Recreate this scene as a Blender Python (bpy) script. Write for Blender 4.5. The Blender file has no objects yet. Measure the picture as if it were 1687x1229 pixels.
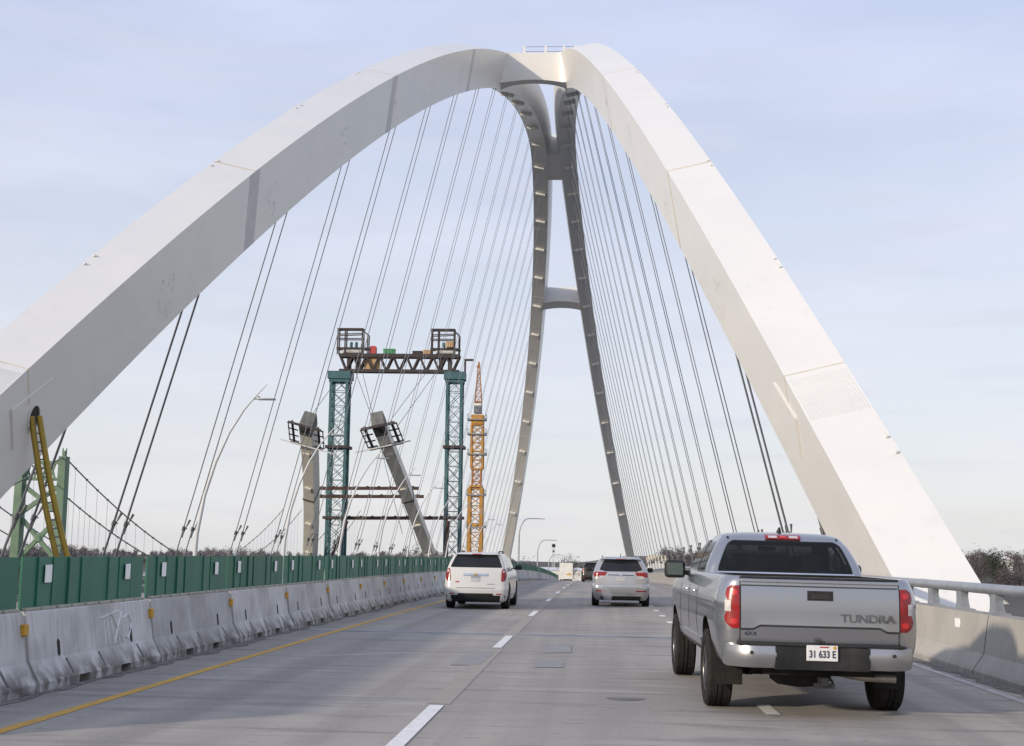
import bpy, bmesh, math, random
from mathutils import Vector, Matrix
rad = math.radians
scn = bpy.context.scene
col = scn.collection
random.seed(7)

# ---------------------------------------------------------------- camera
F_PX, CX, CY, EYE = 2201.9, 843.5, 614.5, 1.6
_rt = Vector((0.9979831, 0.0634800, 0.0))
_dn = Vector((-0.0084123, 0.1322516, -0.9911805))
_fw = Vector((-0.0629201, 0.9891814, 0.1325188))
_r = 0.0177508
RT = _rt * math.cos(_r) - _dn * math.sin(_r)
DN = _rt * math.sin(_r) + _dn * math.cos(_r)
FW = _fw
cam_d = bpy.data.cameras.new('camera')
cam = bpy.data.objects.new('camera', cam_d); col.objects.link(cam)
cam_d.sensor_width = 36; cam_d.sensor_fit = 'HORIZONTAL'
cam_d.lens = F_PX / 1687 * 36
cam_d.clip_start = 0.1; cam_d.clip_end = 20000
cam.matrix_world = Matrix(((RT.x, -DN.x, -FW.x, 0), (RT.y, -DN.y, -FW.y, 0), (RT.z, -DN.z, -FW.z, EYE), (0, 0, 0, 1)))
scn.camera = cam

# ---------------------------------------------------------------- light
SUN_EL, SUN_AZ = 17.5, 229.0          # azimuth clockwise from +Y
sun_d = bpy.data.lights.new('sun', 'SUN'); sun = bpy.data.objects.new('sun', sun_d); col.objects.link(sun)
sun_d.energy = 2.85; sun_d.angle = rad(2.2); sun_d.color = (1.0, 0.87, 0.70)
_sd = Vector((math.sin(rad(SUN_AZ)) * math.cos(rad(SUN_EL)), math.cos(rad(SUN_AZ)) * math.cos(rad(SUN_EL)), math.sin(rad(SUN_EL))))
sun.rotation_euler = _sd.to_track_quat('Z', 'Y').to_euler()
sun.location = (-60, -20, 60)
w = bpy.data.worlds.new('World'); scn.world = w; w.use_nodes = True
nt = w.node_tree; nt.nodes.clear()
def wn(t, **k):
    n = nt.nodes.new(t)
    for a, b in k.items(): setattr(n, a, b)
    return n
sky = wn('ShaderNodeTexSky', sky_type='NISHITA', sun_disc=False)
sky.sun_elevation = rad(SUN_EL); sky.sun_rotation = rad(SUN_AZ)
sky.air_density = 1.0; sky.dust_density = 1.6; sky.ozone_density = 1.0; sky.altitude = 100
tc = wn('ShaderNodeTexCoord'); mp = wn('ShaderNodeMapping'); mp.inputs['Scale'].default_value = (1.6, 1.6, 7.0)
mp.inputs['Rotation'].default_value = (0.08, 0.1, 0.4)
nz = wn('ShaderNodeTexNoise'); nz.inputs['Scale'].default_value = 2.2; nz.inputs['Detail'].default_value = 6; nz.inputs['Roughness'].default_value = 0.55
rp = wn('ShaderNodeValToRGB'); rp.color_ramp.elements[0].position = 0.30; rp.color_ramp.elements[1].position = 0.75
rp.color_ramp.elements[0].color = (0.68, 0.68, 0.68, 1); rp.color_ramp.elements[1].color = (0.95, 0.95, 0.95, 1)
mx = wn('ShaderNodeMix', data_type='RGBA')
sxyz = wn('ShaderNodeSeparateXYZ'); zr = wn('ShaderNodeMapRange'); zr.inputs['From Min'].default_value = 0.0; zr.inputs['From Max'].default_value = 0.42
mxc = wn('ShaderNodeMix', data_type='RGBA'); mxc.inputs['A'].default_value = (6.0, 6.0, 6.15, 1); mxc.inputs['B'].default_value = (4.7, 5.2, 6.85, 1)
# low grey-violet cloud streaks near the horizon
mp2 = wn('ShaderNodeMapping'); mp2.inputs['Scale'].default_value = (3.0, 3.0, 26.0); mp2.inputs['Location'].default_value = (3.3, 0.4, 1.7)
nz2 = wn('ShaderNodeTexNoise'); nz2.inputs['Scale'].default_value = 2.4; nz2.inputs['Detail'].default_value = 5
rp2 = wn('ShaderNodeValToRGB'); rp2.color_ramp.elements[0].position = 0.52; rp2.color_ramp.elements[1].position = 0.78
rp2.color_ramp.elements[1].color = (0.55, 0.55, 0.55, 1)
mx2 = wn('ShaderNodeMix', data_type='RGBA'); mx2.inputs['B'].default_value = (4.7, 4.8, 5.6, 1)
bg = wn('ShaderNodeBackground'); bg.inputs['Strength'].default_value = 0.125
out = wn('ShaderNodeOutputWorld')
L = nt.links.new
L(tc.outputs['Generated'], sxyz.inputs[0]); L(sxyz.outputs['Z'], zr.inputs['Value']); L(zr.outputs[0], mxc.inputs['Factor']); L(mxc.outputs['Result'], mx.inputs['B'])
L(tc.outputs['Generated'], mp.inputs['Vector']); L(mp.outputs[0], nz.inputs['Vector']); L(nz.outputs['Fac'], rp.inputs['Fac'])
L(rp.outputs['Color'], mx.inputs['Factor']); L(sky.outputs[0], mx.inputs['A'])
L(tc.outputs['Generated'], mp2.inputs['Vector']); L(mp2.outputs[0], nz2.inputs['Vector']); L(nz2.outputs['Fac'], rp2.inputs['Fac'])
L(rp2.outputs['Color'], mx2.inputs['Factor']); L(mx.outputs['Result'], mx2.inputs['A'])
L(mx2.outputs['Result'], bg.inputs['Color']); L(bg.outputs[0], out.inputs['Surface'])
vs = scn.view_settings
vs.view_transform = 'Standard'; vs.look = 'None'; vs.gamma = 1; vs.exposure = 0.22
scn.cycles.max_bounces = 6; scn.cycles.use_denoising = True
try: scn.cycles.volume_step_rate = 2.0
except Exception: pass

# ---------------------------------------------------------------- helpers
def at(px, py, Y):
    """world point at depth Y seen at photograph pixel (px, py)"""
    d = RT * (px - CX) + DN * (py - CY) + FW * F_PX
    return Vector((0, 0, EYE)) + d * (Y / d.y)

def mat(name, c, rough=0.6, metal=0.0, c2=None, scale=3.0, stretch=(1, 1, 1), bump=0.0, bscale=None, coat=0.0, spec=0.5, emit=None, rnd=0.0, detail=6, coords='Object', lo=0.35, hi=0.68, bdist=0.02):
    m = bpy.data.materials.new(name); m.use_nodes = True
    n = m.node_tree; b = n.nodes['Principled BSDF']
    b.inputs['Roughness'].default_value = rough; b.inputs['Metallic'].default_value = metal
    b.inputs['Base Color'].default_value = (*c, 1)
    b.inputs['Coat Weight'].default_value = coat; b.inputs['Coat Roughness'].default_value = 0.06
    b.inputs['Specular IOR Level'].default_value = spec
    if emit:
        b.inputs['Emission Color'].default_value = (*emit[0], 1); b.inputs['Emission Strength'].default_value = emit[1]
    t = n.nodes.new('ShaderNodeTexCoord'); mpn = n.nodes.new('ShaderNodeMapping'); mpn.inputs['Scale'].default_value = stretch
    n.links.new(t.outputs[coords], mpn.inputs['Vector'])
    if c2 is not None:
        z = n.nodes.new('ShaderNodeTexNoise'); z.inputs['Scale'].default_value = scale; z.inputs['Detail'].default_value = detail
        n.links.new(mpn.outputs[0], z.inputs['Vector'])
        r = n.nodes.new('ShaderNodeMapRange'); r.inputs['From Min'].default_value = lo; r.inputs['From Max'].default_value = hi
        n.links.new(z.outputs['Fac'], r.inputs['Value'])
        x = n.nodes.new('ShaderNodeMix'); x.data_type = 'RGBA'
        x.inputs['A'].default_value = (*c, 1); x.inputs['B'].default_value = (*c2, 1)
        n.links.new(r.outputs[0], x.inputs['Factor'])
        last = x.outputs['Result']
        if rnd:
            oi = n.nodes.new('ShaderNodeObjectInfo'); rr = n.nodes.new('ShaderNodeMapRange')
            rr.inputs['To Min'].default_value = 1 - rnd; rr.inputs['To Max'].default_value = 1 + rnd
            n.links.new(oi.outputs['Random'], rr.inputs['Value'])
            vm = n.nodes.new('ShaderNodeVectorMath'); vm.operation = 'SCALE'
            n.links.new(last, vm.inputs[0]); n.links.new(rr.outputs[0], vm.inputs['Scale']); last = vm.outputs[0]
        n.links.new(last, b.inputs['Base Color'])
    if bump:
        z2 = n.nodes.new('ShaderNodeTexNoise'); z2.inputs['Scale'].default_value = bscale or scale * 6; z2.inputs['Detail'].default_value = 5
        n.links.new(mpn.outputs[0], z2.inputs['Vector'])
        bp = n.nodes.new('ShaderNodeBump'); bp.inputs['Strength'].default_value = bump; bp.inputs['Distance'].default_value = bdist
        n.links.new(z2.outputs['Fac'], bp.inputs['Height']); n.links.new(bp.outputs[0], b.inputs['Normal'])
    return m

def layer(m, c, scale, stretch=(1, 1, 1), lo=0.55, hi=0.7, amount=0.6, zband=None, coords='Object'):
    """another colour layer (stain, dirt) over a material; zband=(z0,z1): only fading in below z1 towards z0"""
    n = m.node_tree; b = n.nodes['Principled BSDF']
    src = b.inputs['Base Color'].links[0].from_socket
    t = n.nodes.new('ShaderNodeTexCoord'); mpn = n.nodes.new('ShaderNodeMapping'); mpn.inputs['Scale'].default_value = stretch
    mpn.inputs['Location'].default_value = (scale * 1.7, 3.1, 0.6)
    n.links.new(t.outputs[coords], mpn.inputs['Vector'])
    z = n.nodes.new('ShaderNodeTexNoise'); z.inputs['Scale'].default_value = scale; z.inputs['Detail'].default_value = 6
    n.links.new(mpn.outputs[0], z.inputs['Vector'])
    r = n.nodes.new('ShaderNodeMapRange'); r.inputs['From Min'].default_value = lo; r.inputs['From Max'].default_value = hi
    r.inputs['To Max'].default_value = amount
    n.links.new(z.outputs['Fac'], r.inputs['Value'])
    fac = r.outputs[0]
    if zband:
        sp = n.nodes.new('ShaderNodeSeparateXYZ'); n.links.new(t.outputs[coords], sp.inputs[0])
        q = n.nodes.new('ShaderNodeMapRange'); q.inputs['From Min'].default_value = zband[1]; q.inputs['From Max'].default_value = zband[0]
        n.links.new(sp.outputs['Z'], q.inputs['Value'])
        mu = n.nodes.new('ShaderNodeMath'); mu.operation = 'MULTIPLY'
        n.links.new(fac, mu.inputs[0]); n.links.new(q.outputs[0], mu.inputs[1]); fac = mu.outputs[0]
    x = n.nodes.new('ShaderNodeMix'); x.data_type = 'RGBA'; x.inputs['B'].default_value = (*c, 1)
    n.links.new(fac, x.inputs['Factor']); n.links.new(src, x.inputs['A'])
    n.links.new(x.outputs['Result'], b.inputs['Base Color'])
    return m

class MB:
    """collects shapes into one mesh object"""
    def __init__(s): s.v = []; s.f = []; s.mi = []; s.m = 0
    def add(s, vs, fs):
        o = len(s.v); s.v += [tuple(p) for p in vs]
        for f in fs: s.f.append(tuple(i + o for i in f)); s.mi.append(s.m)
    def box(s, c, size, rot=None):
        x, y, z = (k / 2 for k in size); c = Vector(c)
        vs = [Vector((a, b, d)) for a in (-x, x) for b in (-y, y) for d in (-z, z)]
        if rot is not None: vs = [rot @ v for v in vs]
        s.add([v + c for v in vs], [(0, 1, 3, 2), (4, 6, 7, 5), (0, 4, 5, 1), (2, 3, 7, 6), (0, 2, 6, 4), (1, 5, 7, 3)])
    def rbox(s, c, size, bev=0.02, rot=None, seg=2):
        bm = bmesh.new(); bmesh.ops.create_cube(bm, size=1)
        bmesh.ops.scale(bm, vec=size, verts=bm.verts)
        bmesh.ops.bevel(bm, geom=list(bm.edges), offset=min(bev, min(size) * 0.48), segments=seg, profile=0.5, affect='EDGES')
        bm.verts.index_update(); c = Vector(c)
        s.add([((rot @ v.co) if rot is not None else v.co) + c for v in bm.verts], [[v.index for v in f.verts] for f in bm.faces]); bm.free()
    def loft(s, rings, closed=True, caps=True):
        n = len(rings[0]); o = [p for r in rings for p in r]; fs = []
        for i in range(len(rings) - 1):
            for j in range(n if closed else n - 1):
                k = (j + 1) % n; fs.append((i * n + j, i * n + k, (i + 1) * n + k, (i + 1) * n + j))
        if caps and closed: fs += [tuple(range(n))[::-1], tuple(range((len(rings) - 1) * n, len(rings) * n))]
        s.add(o, fs)
    def tube(s, pts, r, n=6, caps=True):
        pts = [Vector(p) for p in pts]; rings = []
        rs = r if isinstance(r, (list, tuple)) else [r] * len(pts)
        a = None
        for i, p in enumerate(pts):
            t = (pts[min(i + 1, len(pts) - 1)] - pts[max(i - 1, 0)]).normalized()
            if a is None: a = t.cross(Vector((0, 0, 1)) if abs(t.z) < 0.9 else Vector((1, 0, 0)))
            a = (a - t * a.dot(t)).normalized(); b = t.cross(a).normalized()
            rings.append([p + (a * math.cos(2 * math.pi * k / n) + b * math.sin(2 * math.pi * k / n)) * rs[i] for k in range(n)])
        s.loft(rings, True, caps)
    def bar(s, p, q, wx, wz=None):
        p, q = Vector(p), Vector(q); t = (q - p).normalized(); wz = wz or wx
        u = Vector((0, 0, 1)) if abs(t.z) < 0.95 else Vector((0, 1, 0))
        a = t.cross(u).normalized() * wx / 2; b = a.normalized().cross(t).normalized() * wz / 2
        s.loft([[k + a + b, k - a + b, k - a - b, k + a - b] for k in (p, q)])
    def prism(s, poly, d, off=(0, 0, 0)):
        """poly: list of 3D points, swept by vector d"""
        d = Vector(d); o = Vector(off)
        s.loft([[Vector(p) + o for p in poly], [Vector(p) + o + d for p in poly]])
    def lathe(s, prof, c, axis='X', n=24):
        c = Vector(c); rings = []
        for a, r in prof:
            ring = []
            for k in range(n):
                t = 2 * math.pi * k / n
                if axis == 'X': ring.append(c + Vector((a, r * math.cos(t), r * math.sin(t))))
                elif axis == 'Y': ring.append(c + Vector((r * math.sin(t), a, r * math.cos(t))))
                else: ring.append(c + Vector((r * math.cos(t), r * math.sin(t), a)))
            rings.append(ring)
        s.loft(rings)
    def build(s, name, mats, parent=None, smooth=None, loc=None):
        me = bpy.data.meshes.new(name); me.from_pydata(s.v, [], s.f); me.update()
        for m in (mats if isinstance(mats, (list, tuple)) else [mats]): me.materials.append(m)
        if any(s.mi): me.polygons.foreach_set('material_index', s.mi)
        bm = bmesh.new(); bm.from_mesh(me); bmesh.ops.recalc_face_normals(bm, faces=bm.faces); bm.to_mesh(me); bm.free()
        if smooth is not None:
            me.polygons.foreach_set('use_smooth', [True] * len(me.polygons)); me.set_sharp_from_angle(angle=rad(smooth))
        o = bpy.data.objects.new(name, me); col.objects.link(o)
        if parent is not None: o.parent = parent
        if loc is not None: o.location = loc
        return o

def tag(o, label=None, cat=None, group=None, kind=None):
    if label: o['label'] = label
    if cat: o['category'] = cat
    if group: o['group'] = group
    if kind: o['kind'] = kind
    return o
def thing(name, label, cat, loc=(0, 0, 0), rz=0.0, group=None):
    o = bpy.data.objects.new(name, None); col.objects.link(o); o.location = loc; o.rotation_euler = (0, 0, rz)
    return tag(o, label, cat, group)
def copy_tree(o, parent=None):
    c = o.copy(); col.objects.link(c)
    if parent is not None: c.parent = parent
    for ch in list(o.children): copy_tree(ch, c)
    return c
ORD = ['nearest', 'second', 'third', 'fourth', 'fifth', 'sixth', 'seventh', 'eighth', 'ninth', 'tenth', 'eleventh', 'twelfth']

# ---------------------------------------------------------------- materials
M = {}
M['arch'] = mat('arch paint', (0.70, 0.688, 0.655), 0.33, c2=(0.665, 0.66, 0.64), scale=0.35, stretch=(1, 1, 2), bump=0.35, bscale=0.16, bdist=0.22)
layer(M['arch'], (0.56, 0.56, 0.55), 1.4, (1.2, 1.2, 0.25), 0.60, 0.78, 0.30)
layer(M['arch'], (0.46, 0.455, 0.44), 3.0, (1, 1, 0.35), 0.66, 0.74, 0.22)
M['archseam'] = mat('arch seam', (0.42, 0.42, 0.42), 0.6, c2=(0.55, 0.55, 0.53), scale=2)
M['archtan'] = mat('arch seam cream', (0.62, 0.57, 0.47), 0.6, c2=(0.52, 0.47, 0.38), scale=2)
M['cover'] = mat('splice cover', (0.52, 0.53, 0.54), 0.55, c2=(0.60, 0.60, 0.60), scale=1.2)
M['stain'] = mat('paint scuff', (0.42, 0.425, 0.43), 0.6, c2=(0.58, 0.58, 0.58), scale=3)
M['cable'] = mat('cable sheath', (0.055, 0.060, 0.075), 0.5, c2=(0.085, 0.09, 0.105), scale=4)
M['palecable'] = mat('skylit far cable sheath', (0.13, 0.14, 0.165), 0.5, c2=(0.17, 0.18, 0.20), scale=4)  # paler for the far hangers: skylight on them is put into the colour
M['damper'] = mat('damper metal', (0.07, 0.075, 0.085), 0.6, 0.2, c2=(0.12, 0.125, 0.13), scale=3)
M['steel'] = mat('galvanised steel', (0.36, 0.38, 0.40), 0.45, 0.5, c2=(0.27, 0.29, 0.31), scale=3, bump=0.05)
M['pole'] = mat('pale pole paint', (0.55, 0.56, 0.57), 0.5, 0.0, c2=(0.48, 0.49, 0.50), scale=2)
M['concrete'] = mat('barrier concrete', (0.56, 0.555, 0.54), 0.85, c2=(0.45, 0.445, 0.435), scale=2.2, bump=0.25, bscale=30, rnd=0.18)
layer(M['concrete'], (0.27, 0.265, 0.25), 5, (1, 3.0, 0.35), 0.52, 0.72, 0.55)
layer(M['concrete'], (0.62, 0.62, 0.61), 1.6, (1, 1.4, 0.5), 0.56, 0.72, 0.45)
layer(M['concrete'], (0.13, 0.12, 0.11), 4.5, (1, 1, 1), 0.36, 0.56, 1.0, zband=(0.10, 0.36))
layer(M['concrete'], (0.30, 0.29, 0.27), 1.1, (1, 1, 1), 0.50, 0.66, 0.55)
M['parapet'] = mat('parapet concrete', (0.40, 0.38, 0.34), 0.85, c2=(0.34, 0.32, 0.285), scale=1.3, bump=0.2, bscale=25)
layer(M['parapet'], (0.27, 0.25, 0.22), 6, (1, 3.0, 0.22), 0.52, 0.75, 0.6)
layer(M['parapet'], (0.19, 0.18, 0.17), 5, (1, 1, 1), 0.35, 0.65, 0.8, zband=(0.0, 0.15))
M['road'] = mat('deck concrete', (0.365, 0.332, 0.292), 0.88, c2=(0.300, 0.276, 0.248), scale=0.5, stretch=(1.0, 0.35, 1), bump=0.18, bscale=40)
layer(M['road'], (0.25, 0.237, 0.225), 0.16, (1.0, 0.9, 1), 0.42, 0.62, 0.75)
layer(M['road'], (0.20, 0.192, 0.185), 0.9, (1.0, 0.08, 1), 0.46, 0.70, 0.65)
layer(M['road'], (0.39, 0.37, 0.35), 1.3, (0.5, 1.6, 1), 0.52, 0.70, 0.6)
layer(M['road'], (0.20, 0.188, 0.175), 1.7, (1.0, 0.010, 1), 0.46, 0.64, 0.6)
layer(M['road'], (0.14, 0.135, 0.13), 2.0, (0.30, 1.3, 1), 0.58, 0.70, 0.55)
layer(M['road'], (0.15, 0.145, 0.14), 7.0, (0.8, 0.8, 1), 0.64, 0.72, 0.45)
layer(M['road'], (0.17, 0.165, 0.16), 1.1, (0.22, 2.6, 1), 0.55, 0.72, 0.55)
layer(M['road'], (0.40, 0.375, 0.35), 24, (1, 1, 1), 0.45, 0.75, 0.25)
M['oldline'] = mat('ground off line', (0.335, 0.303, 0.262), 0.9, c2=(0.29, 0.268, 0.242), scale=2.5, bump=0.2)
M['patch'] = mat('dark repair patch', (0.235, 0.232, 0.235), 0.9, c2=(0.285, 0.277, 0.27), scale=3, bump=0.2)
M['oil'] = mat('oil stain', (0.085, 0.08, 0.075), 0.6, c2=(0.15, 0.14, 0.135), scale=6)
M['joint'] = mat('joint steel', (0.09, 0.095, 0.105), 0.6, 0.2, c2=(0.22, 0.225, 0.235), scale=1.6)
M['header'] = mat('joint header concrete', (0.34, 0.33, 0.32), 0.85, c2=(0.25, 0.245, 0.24), scale=3, bump=0.2)
M['yline'] = mat('yellow line paint', (0.56, 0.31, 0.03), 0.7, c2=(0.42, 0.25, 0.06), scale=7, lo=0.4, hi=0.75)
M['wline'] = mat('white line paint', (0.74, 0.74, 0.72), 0.65, c2=(0.56, 0.55, 0.53), scale=9, lo=0.45, hi=0.8)
M['wornwhite'] = mat('worn white line paint', (0.50, 0.49, 0.47), 0.7, c2=(0.33, 0.32, 0.305), scale=6, lo=0.4, hi=0.7)
M['grime'] = mat('gutter grime', (0.10, 0.095, 0.09), 0.95, c2=(0.20, 0.19, 0.18), scale=5, bump=0.5)
M['green'] = mat('green slat plastic', (0.016, 0.125, 0.075), 0.5, c2=(0.022, 0.150, 0.092), scale=2.0, stretch=(1, 1, 0.3), rnd=0.10)
M['slatbase'] = mat('slat foot', (0.42, 0.39, 0.32), 0.7, c2=(0.33, 0.31, 0.26), scale=5)
M['refl'] = mat('white reflector', (0.92, 0.92, 0.90), 0.5, c2=(0.85, 0.85, 0.83), scale=6)
M['amber'] = mat('amber reflector', (0.62, 0.33, 0.02), 0.45, c2=(0.5, 0.25, 0.02), scale=8)
M['dark'] = mat('dark recess', (0.02, 0.02, 0.02), 0.9, c2=(0.035, 0.033, 0.03), scale=8)
M['chalk'] = mat('white chalk', (0.88, 0.88, 0.88), 0.9, c2=(0.78, 0.78, 0.78), scale=14)
M['rust'] = mat('rust brown steel', (0.070, 0.034, 0.025), 0.8, c2=(0.045, 0.028, 0.023), scale=1.5)
M['dsteel'] = mat('dark truss steel', (0.030, 0.024, 0.026), 0.75, c2=(0.050, 0.038, 0.037), scale=1)
M['teal'] = mat('teal tower paint', (0.026, 0.085, 0.105), 0.55, c2=(0.042, 0.125, 0.13), scale=0.8)
M['craney'] = mat('crane yellow', (0.48, 0.235, 0.035), 0.6, c2=(0.36, 0.18, 0.03), scale=0.6)
M['cranered'] = mat('crane orange red', (0.33, 0.13, 0.05), 0.6, c2=(0.38, 0.18, 0.05), scale=0.6)
M['oldgreen'] = mat('pale green bridge paint', (0.13, 0.215, 0.135), 0.6, c2=(0.10, 0.165, 0.105), scale=0.5)
M['oldcable'] = mat('old cable', (0.16, 0.17, 0.15), 0.7, c2=(0.12, 0.13, 0.11), scale=1)
M['ladder'] = mat('yellow ladder paint', (0.36, 0.24, 0.015), 0.5, c2=(0.28, 0.19, 0.015), scale=3)
M['precast'] = mat('grey rib paint', (0.64, 0.615, 0.54), 0.6, c2=(0.55, 0.53, 0.47), scale=0.3)
M['ribhead'] = mat('dark grey rib head', (0.085, 0.09, 0.085), 0.7, c2=(0.16, 0.16, 0.145), scale=0.8)
M['red'] = mat('red plastic', (0.42, 0.05, 0.04), 0.5, c2=(0.34, 0.05, 0.04), scale=1)
M['boxgreen'] = mat('green box paint', (0.04, 0.26, 0.10), 0.5, c2=(0.05, 0.22, 0.09), scale=1)
M['tan'] = mat('plywood tan', (0.50, 0.33, 0.17), 0.8, c2=(0.42, 0.28, 0.15), scale=0.7)
M['land'] = mat('winter ground', (0.085, 0.075, 0.062), 0.95, c2=(0.065, 0.058, 0.05), scale=0.02, bump=0.2, bscale=0.2)
M['water'] = mat('river water', (0.03, 0.04, 0.05), 0.15, c2=(0.04, 0.05, 0.06), scale=0.02, bump=0.25, bscale=0.6)
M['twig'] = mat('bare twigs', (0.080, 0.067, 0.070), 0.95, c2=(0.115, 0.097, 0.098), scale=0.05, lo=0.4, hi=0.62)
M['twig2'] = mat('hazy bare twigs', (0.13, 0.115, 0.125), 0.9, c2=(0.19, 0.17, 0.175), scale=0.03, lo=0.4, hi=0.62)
M['evergreen'] = mat('evergreen needles', (0.030, 0.042, 0.030), 0.9, c2=(0.055, 0.065, 0.05), scale=0.6)
M['bark'] = mat('bark', (0.09, 0.075, 0.065), 0.9, c2=(0.06, 0.05, 0.045), scale=1)
M['sidingw'] = mat('white siding', (0.72, 0.71, 0.67), 0.7, c2=(0.62, 0.61, 0.58), scale=0.5)
M['sidingc'] = mat('cream siding', (0.60, 0.53, 0.38), 0.7, c2=(0.52, 0.46, 0.33), scale=0.5)
M['brickt'] = mat('tan brick', (0.40, 0.27, 0.19), 0.85, c2=(0.33, 0.22, 0.16), scale=2)
M['roofw'] = mat('pale roof', (0.62, 0.63, 0.66), 0.8, c2=(0.52, 0.53, 0.55), scale=0.7)
M['roofb'] = mat('brown roof', (0.20, 0.10, 0.08), 0.85, c2=(0.26, 0.13, 0.10), scale=0.8)
M['window'] = mat('house glass', (0.03, 0.035, 0.04), 0.1, c2=(0.05, 0.055, 0.06), scale=1)
# vehicles
def flake(m, amt=0.03):
    return m
M['silver'] = mat('silver car paint', (0.39, 0.395, 0.41), 0.24, 0.88, c2=(0.37, 0.375, 0.39), scale=1.2, coat=0.5)
M['white'] = mat('white car paint', (0.58, 0.58, 0.57), 0.28, 0.0, c2=(0.55, 0.548, 0.535), scale=1.2, coat=0.7)
M['pearl'] = mat('silver white car paint', (0.44, 0.445, 0.46), 0.24, 0.55, c2=(0.41, 0.415, 0.43), scale=1.2, coat=0.7)
M['darkpaint'] = mat('dark bronze car paint', (0.05, 0.045, 0.038), 0.3, 0.4, c2=(0.06, 0.052, 0.044), scale=1.2, coat=0.8)
M['glass'] = mat('tinted glass', (0.012, 0.014, 0.017), 0.05, c2=(0.02, 0.022, 0.026), scale=1.6, spec=0.25)
M['seat'] = mat('seat fabric', (0.045, 0.045, 0.048), 0.9, c2=(0.06, 0.06, 0.062), scale=6, spec=0.2)
def see_through(m, tint, k):
    n = m.node_tree; b = n.nodes['Principled BSDF']; o = [x for x in n.nodes if x.type == 'OUTPUT_MATERIAL'][0]
    tr = n.nodes.new('ShaderNodeBsdfTransparent'); tr.inputs['Color'].default_value = (*tint, 1); ms = n.nodes.new('ShaderNodeMixShader'); ms.inputs[0].default_value = k
    n.links.new(tr.outputs[0], ms.inputs[1]); n.links.new(b.outputs[0], ms.inputs[2]); n.links.new(ms.outputs[0], o.inputs['Surface']); return m
M['cabglass'] = see_through(mat('tinted cab glass', (0.012, 0.014, 0.017), 0.04, c2=(0.02, 0.022, 0.026), scale=1.6, spec=0.5), (0.42, 0.46, 0.46), 0.45)
M['cabside'] = see_through(mat('cab side glass', (0.02, 0.022, 0.025), 0.03, c2=(0.03, 0.033, 0.036), scale=1.6, spec=1.0), (0.6, 0.64, 0.63), 0.5)
M['sideglass'] = mat('side glass', (0.03, 0.035, 0.04), 0.04, 0.0, c2=(0.05, 0.055, 0.06), scale=1.2, spec=1.0, coat=0.6)
M['rubber'] = mat('tyre rubber', (0.018, 0.018, 0.018), 0.85, c2=(0.032, 0.030, 0.028), scale=8, bump=0.3, bscale=40, spec=0.12)
M['plastic'] = mat('black plastic', (0.018, 0.019, 0.020), 0.55, c2=(0.03, 0.03, 0.031), scale=5, bump=0.05, spec=0.25)
M['under'] = mat('undercarriage', (0.015, 0.014, 0.013), 0.85, c2=(0.03, 0.027, 0.024), scale=4, spec=0.1)
M['alloy'] = mat('wheel alloy', (0.16, 0.165, 0.17), 0.4, 0.8, c2=(0.12, 0.122, 0.125), scale=3)
M['chrome'] = mat('chrome', (0.70, 0.70, 0.70), 0.12, 1.0, c2=(0.62, 0.62, 0.62), scale=3)
M['bumper'] = mat('satin bumper metal', (0.42, 0.425, 0.435), 0.36, 0.85, c2=(0.38, 0.385, 0.395), scale=2)
M['lampred'] = mat('red lamp lens', (0.30, 0.004, 0.007), 0.18, c2=(0.17, 0.003, 0.005), scale=9, coat=0.4)
M['lampon'] = mat('lit red lamp', (0.38, 0.006, 0.009), 0.25, c2=(0.32, 0.006, 0.009), scale=5, emit=((1.0, 0.02, 0.02), 0.14), coat=0.6)
M['lampclear'] = mat('clear lamp lens', (0.62, 0.60, 0.58), 0.12, c2=(0.42, 0.40, 0.40), scale=14, coat=1.0)
M['mirror'] = mat('mirror glass', (0.13, 0.16, 0.15), 0.06, 0.8, c2=(0.10, 0.125, 0.115), scale=1)
M['plate'] = mat('white plate', (0.70, 0.70, 0.69), 0.5, c2=(0.62, 0.62, 0.63), scale=10)
M['plategrey'] = mat('weathered plate', (0.36, 0.37, 0.39), 0.5, c2=(0.46, 0.46, 0.47), scale=14)
M['plateblue'] = mat('plate blue grey', (0.20, 0.25, 0.30), 0.5, c2=(0.30, 0.34, 0.38), scale=12)
M['ink'] = mat('dark plate ink', (0.03, 0.035, 0.06), 0.6, c2=(0.04, 0.045, 0.07), scale=10)
M['redink'] = mat('red badge', (0.40, 0.03, 0.03), 0.5, c2=(0.3, 0.03, 0.03), scale=10)
M['gold'] = mat('gold emblem', (0.50, 0.38, 0.14), 0.35, 0.7, c2=(0.4, 0.3, 0.12), scale=6)
M['badge'] = mat('badge metal', (0.19, 0.19, 0.20), 0.35, 0.6, c2=(0.11, 0.11, 0.12), scale=8)
M['pipe'] = mat('exhaust steel', (0.42, 0.38, 0.32), 0.45, 0.7, c2=(0.30, 0.27, 0.23), scale=5)

# ---------------------------------------------------------------- deck level
KD = 0.8e-4
def dz(Y):
    if Y < 15: return 0.0
    if Y < 200: return -KD * (Y - 15) ** 2
    return -KD * 185 ** 2 - 2 * KD * 185 * (Y - 200)

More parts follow.
